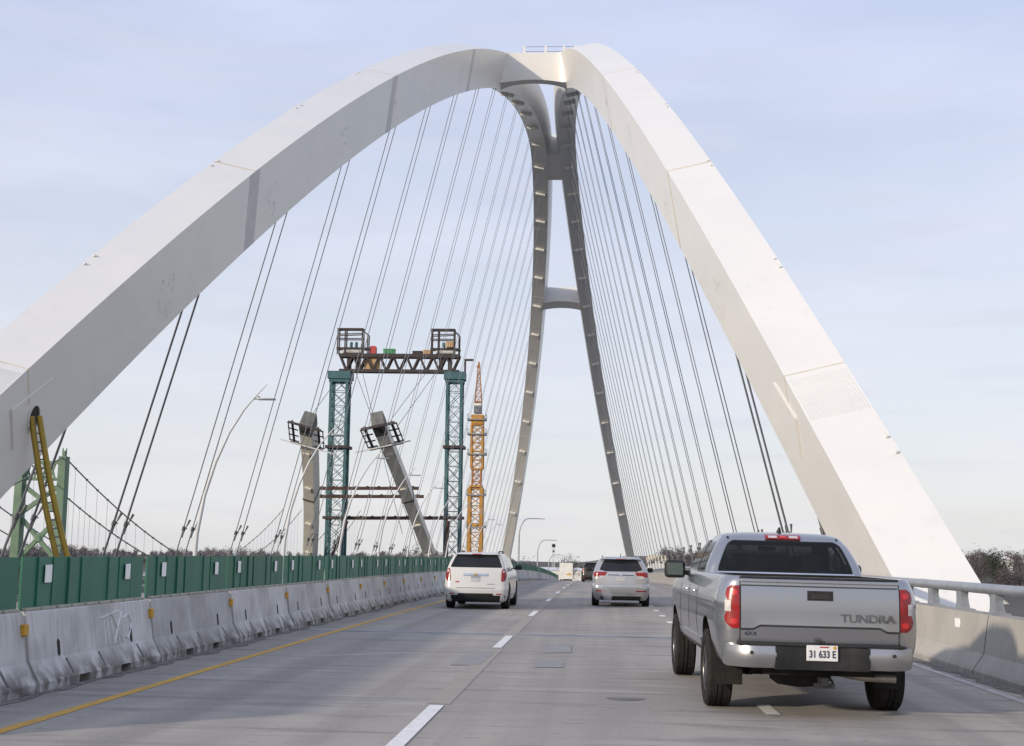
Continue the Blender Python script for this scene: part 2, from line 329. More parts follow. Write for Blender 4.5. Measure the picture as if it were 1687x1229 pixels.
def ribbon(x0, x1, ya, yb, h, step=4.0, th=0.0):
    n = max(1, int((yb - ya) / step)); mb = MB(); vs = []; fs = []
    for i in range(n + 1):
        y = ya + (yb - ya) * i / n; z = dz(y) + h
        vs += [(x0, y, z), (x1, y, z)]
        if i: k = 2 * i; fs.append((k - 2, k - 1, k + 1, k))
    mb.add(vs, fs); return mb
def deck_solid():
    mb = MB(); rings = []
    ys = [-30 + i * 5 for i in range(0, 113)]
    for y in ys:
        z = dz(y); rings.append([(-16.05, y, z), (5.95, y, z), (5.95, y, z - 0.35), (4.6, y, z - 2.2), (-14.7, y, z - 2.2), (-16.05, y, z - 0.35)])
    mb.loft(rings); return mb
tag(deck_solid().build('road_deck', M['road']), kind='structure')
tag(ribbon(-5.12, -4.99, -2, 330, 0.004).build('yellow_edge_line', M['yline']), kind='structure')
tag(ribbon(4.85, 4.97, -2, 330, 0.004).build('white_edge_line', M['wornwhite']), kind='structure')
mbw, mbo = MB(), MB()
for x, s in ((-1.62, 22.75), (1.83, 14.05)):
    for k in range(-3, 24 if x < 0 else 70):
        ya = s + (12.0 if x < 0 else 3.66) * k
        r_ = ribbon(x - 0.075, x + 0.075, ya, ya + (3.4 if x < 0 else .95), 0.008, 1.7 if x < 0 else .95); mbw.add(r_.v, r_.f)
        if x < 0 and k < 8:
            q_ = ribbon(x - 0.13, x + 0.12, ya + 3.55, ya + 11.85, 0.004, 2.2); mbo.add(q_.v, q_.f)
tag(mbw.build('white_lane_dash_line', M['wline']), kind='structure')
tag(mbo.build('worn_lane_line', M['oldline']), kind='structure')
mb = MB(); r_ = ribbon(-5.9, 5.2, 26.05, 26.38, 0.0015, .3); mb.add(r_.v, r_.f); r_ = ribbon(-5.9, 5.2, 26.82, 27.2, 0.0015, .3); mb.add(r_.v, r_.f)
tag(mb.build('joint_header_road', M['header']), kind='structure')
tag(ribbon(-5.9, 5.2, 26.38, 26.82, 0.002, .3).build('expansion_joint_road', M['joint']), kind='structure')
def gpt(px, py):
    d = RT * (px - CX) + DN * (py - CY) + FW * F_PX
    t = -EYE / d.z; return d * t
def patch_sheet(name, quad, m, h=0.006):
    mb = MB(); mb.add([(gpt(*q).x, gpt(*q).y, dz(gpt(*q).y) + h) for q in quad], [tuple(range(len(quad)))])
    return tag(mb.build(name, m), kind='structure')
patch_sheet('road_patch', [(741, 1096), (775, 1074), (817, 1073), (790, 1096)], M['patch'])
patch_sheet('road_patch', [(894, 1076), (899, 1063), (941, 1063), (941, 1075)], M['patch'])
patch_sheet('road_patch', [(880, 1100), (888, 1088), (926, 1090), (929, 1100)], M['patch'])
c_ = gpt(1031, 1152)
mb = MB(); mb.add([(c_.x + 0.20 * math.cos(t) * (1 + .2 * math.sin(3 * t)), c_.y + 0.17 * math.sin(t) * (1 + .2 * math.cos(2 * t)), 0.004) for t in [k * math.pi / 9 for k in range(18)]], [tuple(range(18))])
tag(mb.build('road_oil_stain', M['oil']), kind='structure')
# dirt lying along the foot of both barriers
for nm, xa, sg in (('gutter_dirt', -5.93, 1), ('gutter_dirt', 5.22, -1)):
    mb = MB(); vs = []; fs = []; rn = random.Random(3)
    for i in range(240):
        y = 6 + i * 0.4; wd = 0.04 + 0.16 * rn.random() ** 2 + (0.10 if (i // 9) % 4 == 0 else 0)
        vs += [(xa, y, dz(y) + 0.012), (xa + sg * wd, y, dz(y) + 0.005)]
        if i: k = 2 * i; fs.append((k - 2, k - 1, k + 1, k))
    mb.add(vs, fs); tag(mb.build(nm, M['grime']), kind='stuff')

# ---------------------------------------------------------------- arch ribs
A = dict(Y0=141.698, a=113.937, Za=46.714, p=1.669, e=7.174, c=-4.968, hw=11.907, lean=0.251, q=-0.027, w0=1.493, w1=1.807, d0=3.186, d1=2.565)
def rib_frame(side, Y, dx=0.0):
    def C(Y):
        u = abs((Y - A['Y0']) / A['a']); Z = A['Za'] * (1 - u ** A['p']) + A['e'] * u * u * (1 - u * u)
        return Vector((A['c'] + dx + side * (A['hw'] - A['lean'] * Z - A['q'] * Z * Z / 50), Y, Z))
    c = C(Y); T = (C(Y + .2) - C(Y - .2)).normalized()
    ln = A['lean'] + 2 * A['q'] * c.z / 50
    N = Vector((side, 0, ln)); N = (N - T * N.dot(T)).normalized()
    D = N.cross(T)
    if D.z < 0: D = -D
    k = min(max(c.z / A['Za'], -.2), 1)
    return c, T, N, D, A['w0'] + (A['w1'] - A['w0']) * k, A['d0'] + (A['d1'] - A['d0']) * k
def rp3(side, Y, a, b, oa=0.0, ob=0.0, dx=0.0):
    """point on a rib: a,b in [-.5,.5] across width (outer +) and depth (top +), plus offsets in metres"""
    c, T, N, D, ww, dd = rib_frame(side, Y, dx)
    return c + N * (a * ww + oa) + D * (b * dd + ob)
arch = thing('arch_bridge', 'tall white basket-handle arch over the highway with hanger cables and cross braces', 'bridge', (0, 0, 0))
ribs = {}
YA, YB = A['Y0'] - A['a'] * 1.10, A['Y0'] + A['a'] * 1.13
for side in (-1, 1):
    mb = MB(); n = 220; rings = []
    for i in range(n + 1):
        Y = YA + (YB - YA) * i / n
        rings.append([rp3(side, Y, a, b) for a, b in ((-.5, .5), (.5, .5), (.5, -.5), (-.5, -.5))])
    mb.loft(rings); ribs[side] = mb.build('rib', M['arch'], arch, smooth=35)
def band(mb, side, Y, half, face, off=0.004, n=1, a0=-.5, a1=.5):
    """thin proud strip across a rib face at Y (in: inner side face, top: extrados, bot: intrados)"""
    for i in range(1):
        pts = []
        for y in (Y - half, Y + half):
            for t in (a0, a1):
                if face == 'in': pts.append(rp3(side, y, -.5, t, -off, 0))
                elif face == 'top': pts.append(rp3(side, y, t, .5, 0, off))
                else: pts.append(rp3(side, y, t, -.5, 0, -off))
        q = [rp3(side, Y, 0, 0)]
        back = [p + ((q[0] - p).normalized() * (off + .02)) for p in pts]
        mb.loft([[pts[0], pts[1], pts[3], pts[2]], [back[0], back[1], back[3], back[2]]])
for side in (-1, 1):
    for Y in (47.2, 64.2, 83.6):
        mb = MB(); band(mb, side, Y, 0.42 if side < 0 else 0.10, 'in'); mb.build('splice_cover', M['cover'] if side < 0 else M['archtan'], ribs[side])
        mb = MB(); band(mb, side, Y, 0.05, 'top'); mb.build('splice_seam', M['archtan'], ribs[side])
    mb = MB(); band(mb, side, 34.2, 0.02, 'top'); band(mb, side, 34.2, 0.025, 'in', a0=.14); mb.build('splice_seam', M['archtan'], ribs[side])
    for Y in [31 + 7.9 * k for k in range(5)]:
        for e in (0, .5):
            mb = MB(); mb.box(rp3(side, Y + e, .44, .5, 0, .02), (.05, .14, .06)); mb.build('lifting_lug', M['arch'], ribs[side])
    # faint weld scuffs on the inner face
    rn = random.Random(5)
    for k in range(7):
        Yc = 41 + 7.9 * k; mb = MB()
        for j in range(16):
            y = Yc + rn.uniform(-.45, .45); t = rn.uniform(-.38, .10); hh = rn.uniform(.015, .06)
            pts = [rp3(side, y + u, -.5, t + v, -.003) for u, v in ((0, 0), (.06, hh * .4), (.10, hh), (.02, hh * .8))]
            mb.add(pts, [(0, 1, 2, 3)])
        mb.build('weld_scuff', M['stain'], ribs[side])
    # anti-slip strips on the near leg
    mb = MB()
    for k in range(22):
        a = -.45 + .9 * k / 21
        mb.bar(rp3(side, 32.5, a, .5, 0, .006), rp3(side, 34.0, a, .5, 0, .004), .016, .006)
    mb.build('tread_strip', M['arch'], ribs[side])
    for Y in [52 + 19 * k for k in range(0, 11)]:
        if Y > 100:
            mb = MB(); band(mb, side, Y, 0.10, 'bot', .02); mb.build('splice_seam', M['arch'], ribs[side])
# hatch on the inner face of the near left leg, frame on both
hy = 34.35
for side in (-1, 1):
    mb = MB()
    f0, f1 = hy - 0.85, hy + 0.85
    for ya, ta, yb, tb in ((f0, .27, f1, .20), (f0, .27, f0, -.12)):
        mb.bar(rp3(side, ya, -.5, ta, -.02), rp3(side, yb, -.5, tb, -.02), .06, .05)
    mb.build('hatch_frame', M['arch'], ribs[side])
c, T, N, D, ww, dd = rib_frame(-1, hy)
hc = rp3(-1, hy, -.5, -.02)
mb = MB(); rr = []
for off, r in ((.0, .40), (.05, .40), (.05, .35), (.012, .35)):
    rr.append([hc - N * off + (T * .80 * math.cos(t) + D * math.sin(t)) * r for t in [k * math.pi / 12 for k in range(24)]])
mb.loft(rr, True, False); mb.build('hatch_ring', M['arch'], ribs[-1], smooth=40)
mb = MB(); mb.add([hc - N * .013 + (T * .80 * math.cos(t) + D * math.sin(t)) * .35 for t in [k * math.pi / 12 for k in range(24)]], [tuple(range(24))])
mb.build('hatch_opening', M['dark'], ribs[-1])  # solid disc, shade of the hatch interior painted as near-black
# cross braces
def brace(Yc, lenT, sag, top=.5, bot=-.5, vertical=False, nm='cross_brace'):
    mb = MB(); rings = []; n = 16
    for i in range(n + 1):
        t = i / n
        fl = abs(2 * t - 1) ** 2
        cl, T, N, D, ww, dd = rib_frame(-1, Yc)
        L_ = rp3(-1, Yc, -.30, 0); R_ = rp3(1, Yc, -.30, 0)
        p = L_.lerp(R_, t); Tt = Vector((0, T.y, T.z)).normalized(); Dd = Vector((0, -Tt.z, Tt.y))
        if vertical: Tt = Vector((0, 1, 0)); Dd = Vector((0, 0, 1))
        hl = lenT / 2 * (1 + .9 * fl ** 3 if vertical else 1); zb = dd * bot + sag * (1 - fl)
        rings.append([p - Tt * hl + Dd * dd * top, p + Tt * hl + Dd * dd * top, p + Tt * hl + Dd * zb, p - Tt * hl + Dd * zb])
    mb.loft(rings); return mb.build(nm, M['arch'], arch, smooth=35)
brace(98.0, 0.9, .36, top=.46, bot=-.47, vertical=True)
brace(148.0, 7.3, 0.0, top=.48, bot=-.495)
brace(187.3, 2.0, .35, top=.48, bot=-.49)
# handrail on the crest brace
hr = MB(); zt = rp3(1, 98.0, -.5, .46).z
posts = [at(px, 84, 98.0) for px in (864, 899, 929, 948)]
for p in posts: hr.box((p.x, p.y, zt + .38), (.17, .17, .95))
hr.build('handrail_post', M['arch'], arch)
hr = MB()
for h in (.05, .42, .80): hr.bar((posts[0].x, 98.0, zt + h), (posts[3].x, 98.0, zt + h), .025)
hr.build('handrail_rail', M['cable'], arch)

# hangers
HY = [37.3 + 7.9 * k for k in range(27)]
far_mb = MB(); nh = 0
dmp = None
for k, Yp in enumerate(HY):
    for side in (-1, 1):
        for e in (-.6, .6):
            Y = Yp + e
            t = rib_frame(side, Y)
            top = rp3(side, Y, 0, -.45)
            zb = dz(Y) + .5
            # anchor lies in the plane of the rib
            bx = A['c'] + side * (A['hw'] - A['lean'] * zb - A['q'] * zb * zb / 50)
            b = Vector((bx, Y, zb))
            if top.z < zb + .5: continue
            r = .037 if k < 2 else (.023 if k < 8 else .020)
            if nh < 100:
                mb = MB(); mb.tube([b, top], r, 6)
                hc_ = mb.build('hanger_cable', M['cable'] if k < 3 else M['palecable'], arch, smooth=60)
                d = (top - b).normalized()
                mb = MB(); p = b + d * 1.95
                o = Vector((.17, 0, 0))
                mb.tube([p - o * .2, p + o * .9], .022, 5); mb.tube([p + o * .62 + d * .10, p + o * .95 + d * .36], [.025, .05], 6)
                mb.tube([p + o * .35 - d * .10, p + o * .15 - d * .36], [.022, .045], 6); mb.tube([p + o * .62 + d * .14, p + o * .35 - d * .15], .02, 4)
                mb.tube([p - d * .09, p + d * .09], .065, 6)
                mb.build('damper', M['damper'], hc_)
                nh += 1
            else:
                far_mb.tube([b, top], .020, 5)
            if Y > 100:
                q1 = rp3(side, Y - .0, 0, -.5)
                if e < 0:
                    c, T, N, D, ww, dd = rib_frame(side, Yp)
                    mm = MB(); rot = Matrix((N, T, D)).transposed()
                    mm.box(rp3(side, Yp, 0, -.5, 0, -.14), (ww * .62, .55, .28), rot); mm.build('anchor_block', M['arch'], ribs[side])
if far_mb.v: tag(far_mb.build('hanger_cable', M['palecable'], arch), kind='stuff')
# hanger anchor pockets outside the deck edge
for side in (-1, 1):
    mb = MB()
    for Yp in HY:
        z = dz(Yp); bx = A['c'] + side * (A['hw'] - A['lean'] * (z + .3))
        [mb.tube([(bx, Yp + e, z - .5), (bx - side * .05, Yp + e, z + .72)], .10, 8) for e in (-.6, .6)]; mb.box((bx, Yp, z - .15), (.4, 1.7, .5))
    mb.build('hanger_anchor', M['steel'], arch)

# yellow access ladder hanging out of the hatch
foot = at(105, 913, hy + .3); foot = Vector((foot.x, foot.y, dz(foot.y) + .05)) if False else foot
base = foot + (foot - hc).normalized() * .1
dl = (foot - hc).normalized()
k_ = (0.02 - foot.z) / dl.z
base = foot + dl * k_
if base.x > -6.8: base = foot
lad = thing('access_ladder', 'yellow ladder hanging from the round hatch in the left arch leg', 'ladder', base)
side_v = Vector((1, 0.25, 0.1)).normalized() * .20
for sg in (-1, 1):
    mb = MB(); pts = []
    for i in range(9):
        t = i / 8; p = (hc + Vector((.10, -.1, .02))).lerp(base, t) + side_v * sg * (.50 + .22 * t) + Vector((-.10 * math.sin(math.pi * t), 0, -.03 * math.sin(math.pi * t)))
        pts.append(p - base)
    mb.tube(pts, .078, 6); mb.build('rail', M['ladder'], lad, smooth=60)
for i in range(1, 22):
    mb = MB(); t = i / 22; p = (hc + Vector((.10, -.1, .02))).lerp(base, t) + Vector((-.10 * math.sin(math.pi * t), 0, -.03 * math.sin(math.pi * t))) - base
    w_ = side_v * (.50 + .22 * t); mb.tube([p - w_, p + w_], .026, 5)
    mb.build('rung', M['steel'], lad)

# ---------------------------------------------------------------- left barrier: precast segments and glare screens
SEG, J0, BX = 4.15, 10.2, -6.25
def barrier_mesh():
    root = thing('concrete_barrier', 'x', 'barrier')
    prof = [(.30, .10), (.30, .09), (.30, .10), (.165, .33), (.085, .86), (-.085, .86), (-.165, .33), (-.30, .10)]
    prof = [(.295, .10), (.165, .33), (.09, .845), (.075, .86), (-.075, .86), (-.09, .845), (-.165, .33), (-.295, .10)]
    mb = MB(); n = 14; rings = []
    for i in range(n + 1):
        y = .04 + (SEG - .08) * i / n; rings.append([(x, y, z) for x, z in prof])
    mb.loft(rings)
    foot = [(.30, 0), (.30, .10), (-.30, .10), (-.30, 0)]
    for a, b in ((.04, 1.15), (1.50, 2.55), (2.90, SEG - .04)):
        mb.loft([[(x, y, z if z == 0 else .10) for x, z in foot] for y in (a, b)])
    mb.build('body', M['concrete'], root)
    def fx(z): return .165 + (.33 - z) * (.13 / .23) if z < .33 else .165 - (z - .33) * (.075 / .515)
    for y in (.85, 3.25):
        mb = MB(); pr = [(fx(z) + .004, y + s * .04, z) for z, s in ((.36, -1), (.50, -1), (.53, 0), (.50, 1), (.36, 1), (.33, 0))]
        mb.prism(pr, (-.03, 0, 0)); mb.build('lifting_slot', M['dark'], root)  # dark slab on the face; the hole's shade is in its colour
    for y in (.98, 2.0, 3.38):
        mb = MB(); zs = [.30, .20, .13]
        mb.loft([[(fx(z) + .003, y + (.30 - z) * .15, z), (fx(z) + .003, y + .055 + (.30 - z) * .15, z), (fx(z) - .02, y + .055, z), (fx(z) - .02, y, z)] for z in zs])
        mb.build('drain_slot', M['grime'], root)
    mb = MB(); mb.rbox((fx(.67) + .02, SEG - .07, .67), (.05, .12, .125), .012); mb.build('amber_reflector', M['amber'], root)
    return root
bproto = barrier_mesh()
def screen_mesh():
    root = thing('glare_screen', 'x', 'glare screen')
    n = 9; wd = (SEG - .10) / n; mb = MB(); rn = random.Random(11)
    for i in range(n):
        y = .05 + wd * (i + .5); a = rad(3.5) + rad(rn.uniform(-4, 3))
        R_ = Matrix.Rotation(a, 3, 'Z') @ Matrix.Rotation(rad(rn.uniform(-.8, .8)), 3, 'X')
        mb.box((0, y, .87 + .29), (.022, wd * 1.10, .58 + rn.uniform(-.008, .006)), R_)
    mb.build('slat_panel', M['green'], root)
    mb = MB()
    for i in range(n):
        y = .05 + wd * (i + .5); mb.rbox((.015, y, .878), (.13, wd * .86, .036), .01)
    mb.build('slat_foot', M['slatbase'], root)
    for i, z in ((1, 1.26), (7, 1.25)):
        y = .05 + wd * (i + .5); mb = MB()
        mb.box((.032, y + .02, z), (.006, .22, .20), Matrix.Rotation(rad(3), 3, 'Z')); mb.build('white_reflector', M['refl'], root)
    return root
sproto = screen_mesh()
nseg = 54
b_lab = ['concrete barrier segment just before the chalked one, at the left edge of the picture',
         'concrete barrier segment with white chalk scribble on its face, left foreground',
         'first concrete barrier segment beyond the chalk-scribbled one',
         'second concrete barrier segment beyond the chalk-scribbled one',
         'third concrete barrier segment beyond the chalk-scribbled one',
         'fourth concrete barrier segment beyond the chalk-scribbled one',
         'fifth concrete barrier segment beyond the chalk-scribbled one',
         'sixth concrete barrier segment beyond the chalk-scribbled one, left of the white SUV']
s_lab = ['green slatted glare screen at the very left edge of the picture',
         'green slatted glare screen on the chalk-scribbled barrier segment',
         'green slatted glare screen on the first segment beyond the chalk-scribbled one',
         'green slatted glare screen on the second segment beyond the chalk-scribbled one',
         'green slatted glare screen on the third segment beyond the chalk-scribbled one',
         'green slatted glare screen on the fourth segment beyond the chalk-scribbled one',
         'green slatted glare screen on the fifth segment beyond the chalk-scribbled one',
         'green slatted glare screen on the sixth segment beyond the chalk-scribbled one']
for k in range(nseg):
    y = J0 + SEG * k; pit = math.atan2(dz(y + SEG) - dz(y), SEG)
    for proto, labs, grp, far in ((bproto, b_lab, 'precast barrier segments along the yellow line', 'small distant precast barrier segment of the row running on past the white SUV'),
                                  (sproto, s_lab, 'green glare screens on the barrier', 'small distant green glare screen of the row running on past the white SUV')):
        o = proto if k == 0 else copy_tree(proto)
        o.location = (BX, y, dz(y)); o.rotation_euler = (pit, 0, 0)
        if proto is sproto and k == 1: o.scale.y = .972
        o['label'] = labs[k] if k < len(labs) else far; o['group'] = grp
        o.location.x += random.uniform(-.014, .014) * (k > 1); o.rotation_euler.z = rad(random.uniform(-.22, .22)) * (k > 1)
# chalk scribble on the second segment
mb = MB(); yb_ = J0 + SEG
def cf(y, z): return (BX + (.165 - (z - .33) * (.075 / .515)) + .004, yb_ + y, z)
for st in ([(2.3, .72), (2.33, .36)], [(2.42, .74), (2.46, .34)], [(2.55, .70), (2.62, .38)], [(2.6, .72), (2.95, .36)], [(2.95, .74), (2.62, .36)], [(2.75, .70), (2.80, .40)], [(3.0, .66), (3.2, .70), (3.3, .58), (3.15, .40), (3.0, .42)], [(2.2, .69), (2.9, .76)]):
    pts = [cf(*p) for p in st]
    for p, q in zip(pts, pts[1:]): mb.bar(p, q, .022, .004)
mb_o = mb.build('chalk_scribble', M['chalk'])
_seg2 = [o for o in col.objects if o.get('label') == b_lab[1]][0]
bpy.context.view_layer.update()
mb_o.parent = _seg2; mb_o.matrix_parent_inverse = _seg2.matrix_world.inverted()

# ---------------------------------------------------------------- right parapet and railing
PX = 5.28
par = thing('concrete_parapet', 'long sunlit cast concrete parapet along the right shoulder under the steel railing', 'barrier')
mb = MB(); rings = []
y = -4.0
while y < 330:
    z = dz(y); rings.append([(PX, y, z), (PX, y, z + .075), (PX + .16, y, z + .30), (PX + .24, y, z + .84), (PX + .55, y, z + .84), (PX + .60, y, z)]); y += 2.0
mb.loft(rings); mb.build('wall', M['parapet'], par)
for k in range(14):
    y = 19.4 + 9.0 * k - 9; z = dz(y); mb = MB()
    mb.loft([[(PX - .002 + a, y + e, z + b) for a, b in ((0, .01), (0, .075), (.16, .30), (.24, .835), (.30, .842), (.30, .02))] for e in (-.012, .012)])
    mb.build('joint_seal', M['dark'], par)
for y in (17.1, 20.9, 28.0, 37.0, 46.0):
    mb = MB(); z = dz(y) + .66; mb.box((PX + .205, y, z), (.02, .24, .13)); mb.build('white_reflector', M['refl'], par)
rail = thing('bridge_railing', 'grey steel tube railing on curved posts along the right parapet', 'railing')
mb = MB()
rings = []
y = -4.0
while y < 330:
    z = dz(y) + 1.19
    rings.append([(PX + .40 + .115 * math.cos(t), y, z + .075 * math.sin(t)) for t in [k * math.pi / 7 for k in range(14)]]); y += 2.0
mb.loft(rings); mb.build('rail_tube', M['steel'], rail, smooth=50)
def rail_post(mb, y):
    z = dz(y) + .84
    side = [(-.19, 0), (-.19, .05), (-.15, .10), (-.10, .20), (-.12, .27), (-.17, .32), (.20, .32), (.17, .26), (.16, .18), (.18, .08), (.21, .05), (.21, 0)]
    mb.prism([(PX + .345, y + a, z + b) for a, b in side], (.11, 0, 0))
    mb.box((PX + .40, y, z + .012), (.24, .50, .024))
far = MB()
for k in range(170):
    y = 3.5 + 1.78 * k
    if k < 95:
        mb = MB(); rail_post(mb, y); mb.build('post', M['steel'], rail)
    else: rail_post(far, y)
tag(far.build('post', M['steel'], rail), kind='stuff')
for k in range(8):
    mb = MB(); y = 18.5 + 5.3 * k; z = dz(y) + 1.19
    mb.loft([[(PX + .40 + .119 * math.cos(t), y + e, z + .079 * math.sin(t)) for t in [j * math.pi / 7 for j in range(14)]] for e in (-.05, .05)])
    mb.build('tube_sleeve', M['steel'], rail, smooth=50)

# ---------------------------------------------------------------- light poles behind the fence
def lamp_pole():
    root = thing('street_lamp', 'x', 'street lamp')
    pts = [(0, 0, 0), (0, 0, .8), (.07, 0, 2.2), (.30, 0, 3.7), (.68, 0, 5.0), (1.18, 0, 6.2), (1.75, 0, 7.15), (2.25, 0, 7.75), (2.62, 0, 8.15)]
    mb = MB(); mb.tube(pts, [.095, .09, .08, .07, .06, .05, .04, .03, .015], 8); mb.build('pole', M['pole'], root, smooth=60)
    mb = MB(); mb.tube([(2.1, 0, 7.56), (2.35, 0, 7.56)], .03, 5); mb.rbox((2.62, 0, 7.55), (.72, .26, .07), .03); mb.box((2.3, 0, 7.63), (.09, .09, .10)); mb.build('lamp_head', M['steel'], root, smooth=40)
    mb = MB(); mb.box((0, 0, .03), (.4, .4, .06)); mb.build('base_plate', M['steel'], root)
    return root
lp = lamp_pole(); lp_off = [663, 514, 421, 356, 308, 273, 245, 221, 202, 187]
for k, o_ in enumerate(lp_off):
    o = lp if k == 0 else copy_tree(lp); Y = 15.7 * F_PX / o_
    o.location = (-15.7, Y, dz(Y)); o['group'] = 'curved street lamps along the far deck edge'
    o['label'] = ('nearest and tallest looking curved white street lamp behind the green screens' if k == 0 else f'{ORD[k]} curved white street lamp counted from the left behind the green screens')
# single-arm lamps on the approach beyond the crest
def arm_pole(h, arm):
    root = thing('street_lamp', 'x', 'street lamp')
    pts = [(0, 0, 0), (0, 0, h * .72)] + [(arm * .42 * (1 - math.cos(t)), 0, h * .72 + h * .28 * math.sin(t)) for t in [k * math.pi / 2 / 6 for k in range(1, 7)]] + [(arm, 0, h * 1.0)]
    mb = MB(); mb.tube(pts, [.19] * 2 + [.15] * 4 + [.11] * 3, 7); mb.build('pole', M['steel'], root, smooth=60)
    mb = MB(); mb.rbox((arm + .35, 0, h - .04), (.9, .3, .16), .05); mb.build('lamp_head', M['steel'], root)
    return root
for k, (px, py, Y) in enumerate(((855.5, 854, 300), (886, 889.5, 400), (904.5, 914, 500))):
    p = at(px, py, Y); g = dz(Y); o = arm_pole(p.z - g, 5.0 * 1.0); o.location = (p.x, Y, g)
    o['label'] = ['tall single-arm street lamp beyond the bridge, nearest of its row', 'single-arm street lamp beyond the bridge, middle of its row', 'faint short single-arm street lamp farthest down the approach'][k]
    o['group'] = 'single-arm street lamps beyond the bridge'

# ---------------------------------------------------------------- vehicles
def lerp_s(sl, z):
    if z <= sl[0][0]: return sl[0][1:]
    for a, b in zip(sl, sl[1:]):
        if z <= b[0]:
            t = (z - a[0]) / max(b[0] - a[0], 1e-6); return tuple(p + (q - p) * t for p, q in zip(a[1:], b[1:]))
    return sl[-1][1:]
class Shell:
    """car body lofted from horizontal outlines: (z, half width, y rear, y front, rear corner radius, front corner radius, rear crown)"""
    def __init__(s, sl): s.sl = sl
    def outline(s, z, w, yr, yf, rr, rf, cr):
        pts = []; rr = min(rr, w * .9); rf = min(rf, w * .9)
        xs = [(-1 + 2 * i / 12) * (w - rr) for i in range(13)]
        pts += [(x, s.ry(x, z), z) for x in xs]
        yc = yr + cr * ((w - rr) / w) ** 2
        pts += [(w - rr + rr * math.sin(t), yc + rr - rr * math.cos(t), z) for t in [k * math.pi / 2 / 6 for k in range(1, 7)]]
        y0, y1 = yc + rr, yf - rf
        pts += [(w, y0 + (y1 - y0) * i / 16, z) for i in range(1, 17)]
        pts += [(w - rf + rf * math.cos(t), yf - rf + rf * math.sin(t), z) for t in [k * math.pi / 2 / 6 for k in range(1, 7)]]
        m = [(-x, y, z) for x, y, z in pts[13:]][::-1]
        return pts + m
    def ry(s, x, z):
        w, yr, yf, rr, rf, cr = s.at(z); x = abs(x); rr = min(rr, w * .9)
        if x <= w - rr: return yr + cr * (x / w) ** 2
        d = min(x - (w - rr), rr); return yr + cr * ((w - rr) / w) ** 2 + rr - math.sqrt(max(rr * rr - d * d, 0))
    def at(s, z): return lerp_s(s.sl, z)
    def mesh(s):
        mb = MB(); zs = []
        for a, b in zip(s.sl, s.sl[1:]):
            n = 1 if b[0] - a[0] < .03 else 3
            zs += [a[0] + (b[0] - a[0]) * i / n for i in range(n)]
        zs.append(s.sl[-1][0])
        mb.loft([s.outline(z, *s.at(z)) for z in zs]); return mb
    def rear(s, zs, xl, xr, off=.006, nx=12, skirt=.03):
        """patch on the rear face; xl/xr/off callables or numbers"""
        fl = xl if callable(xl) else (lambda z: xl); fr = xr if callable(xr) else (lambda z: xr)
        fo = off if callable(off) else (lambda x, z: off)
        mb = MB(); g = []
        for z in zs:
            g.append([Vector((x, s.ry(x, z) - fo(x, z), z)) for x in [fl(z) + (fr(z) - fl(z)) * i / nx for i in range(nx + 1)]])
        s._grid(mb, g, Vector((0, skirt, 0))); return mb
    def side(s, sg, zs, y0, y1, off=.006, ny=8, skirt=.03):
        f0 = y0 if callable(y0) else (lambda z: y0); f1 = y1 if callable(y1) else (lambda z: y1)
        mb = MB(); g = []
        for z in zs: g.append([Vector((sg * (s.at(z)[0] + off), f0(z) + (f1(z) - f0(z)) * i / ny, z)) for i in range(ny + 1)])
        s._grid(mb, g, Vector((-sg * skirt, 0, 0))); return mb
    @staticmethod
    def _grid(mb, g, sk):
        n = len(g[0]); vs = [p for r in g for p in r]; fs = [(i * n + j, i * n + j + 1, (i + 1) * n + j + 1, (i + 1) * n + j) for i in range(len(g) - 1) for j in range(n - 1)]
        loop = [j for j in range(n)] + [i * n + n - 1 for i in range(1, len(g))] + [(len(g) - 1) * n + j for j in range(n - 2, -1, -1)] + [i * n for i in range(len(g) - 2, 0, -1)]
        o = len(vs); vs += [vs[i] + sk for i in loop]; k = len(loop)
        fs += [(loop[i], o + i, o + (i + 1) % k, loop[(i + 1) % k]) for i in range(k)]
        mb.add(vs, fs)
def rows(a, b, n): return [a + (b - a) * i / n for i in range(n + 1)]
def cut(obj, cutters):
    for c in cutters:
        m = obj.modifiers.new('cut', 'BOOLEAN'); m.operation = 'DIFFERENCE'; m.solver = 'EXACT'; m.object = c
    bpy.context.view_layer.update()
    dg = bpy.context.evaluated_depsgraph_get(); me = bpy.data.meshes.new_from_object(obj.evaluated_get(dg))
    obj.modifiers.clear(); old = obj.data; obj.data = me; me.name = old.name
    for c in cutters: bpy.data.objects.remove(c)
    me.polygons.foreach_set('use_smooth', [True] * len(me.polygons)); me.set_sharp_from_angle(angle=rad(32))
def arch_cutter(y, z, r, x0, x1, mats, parent):
    out_ = []
    for sg in (-1, 1):
        mb = MB(); mb.m = 1; a, b = sorted((sg * x0, sg * x1)); mb.lathe([(a, r), (b, r)], (0, y, z), 'X', 36)
        out_.append(mb.build('cutter', mats, parent))
    return out_
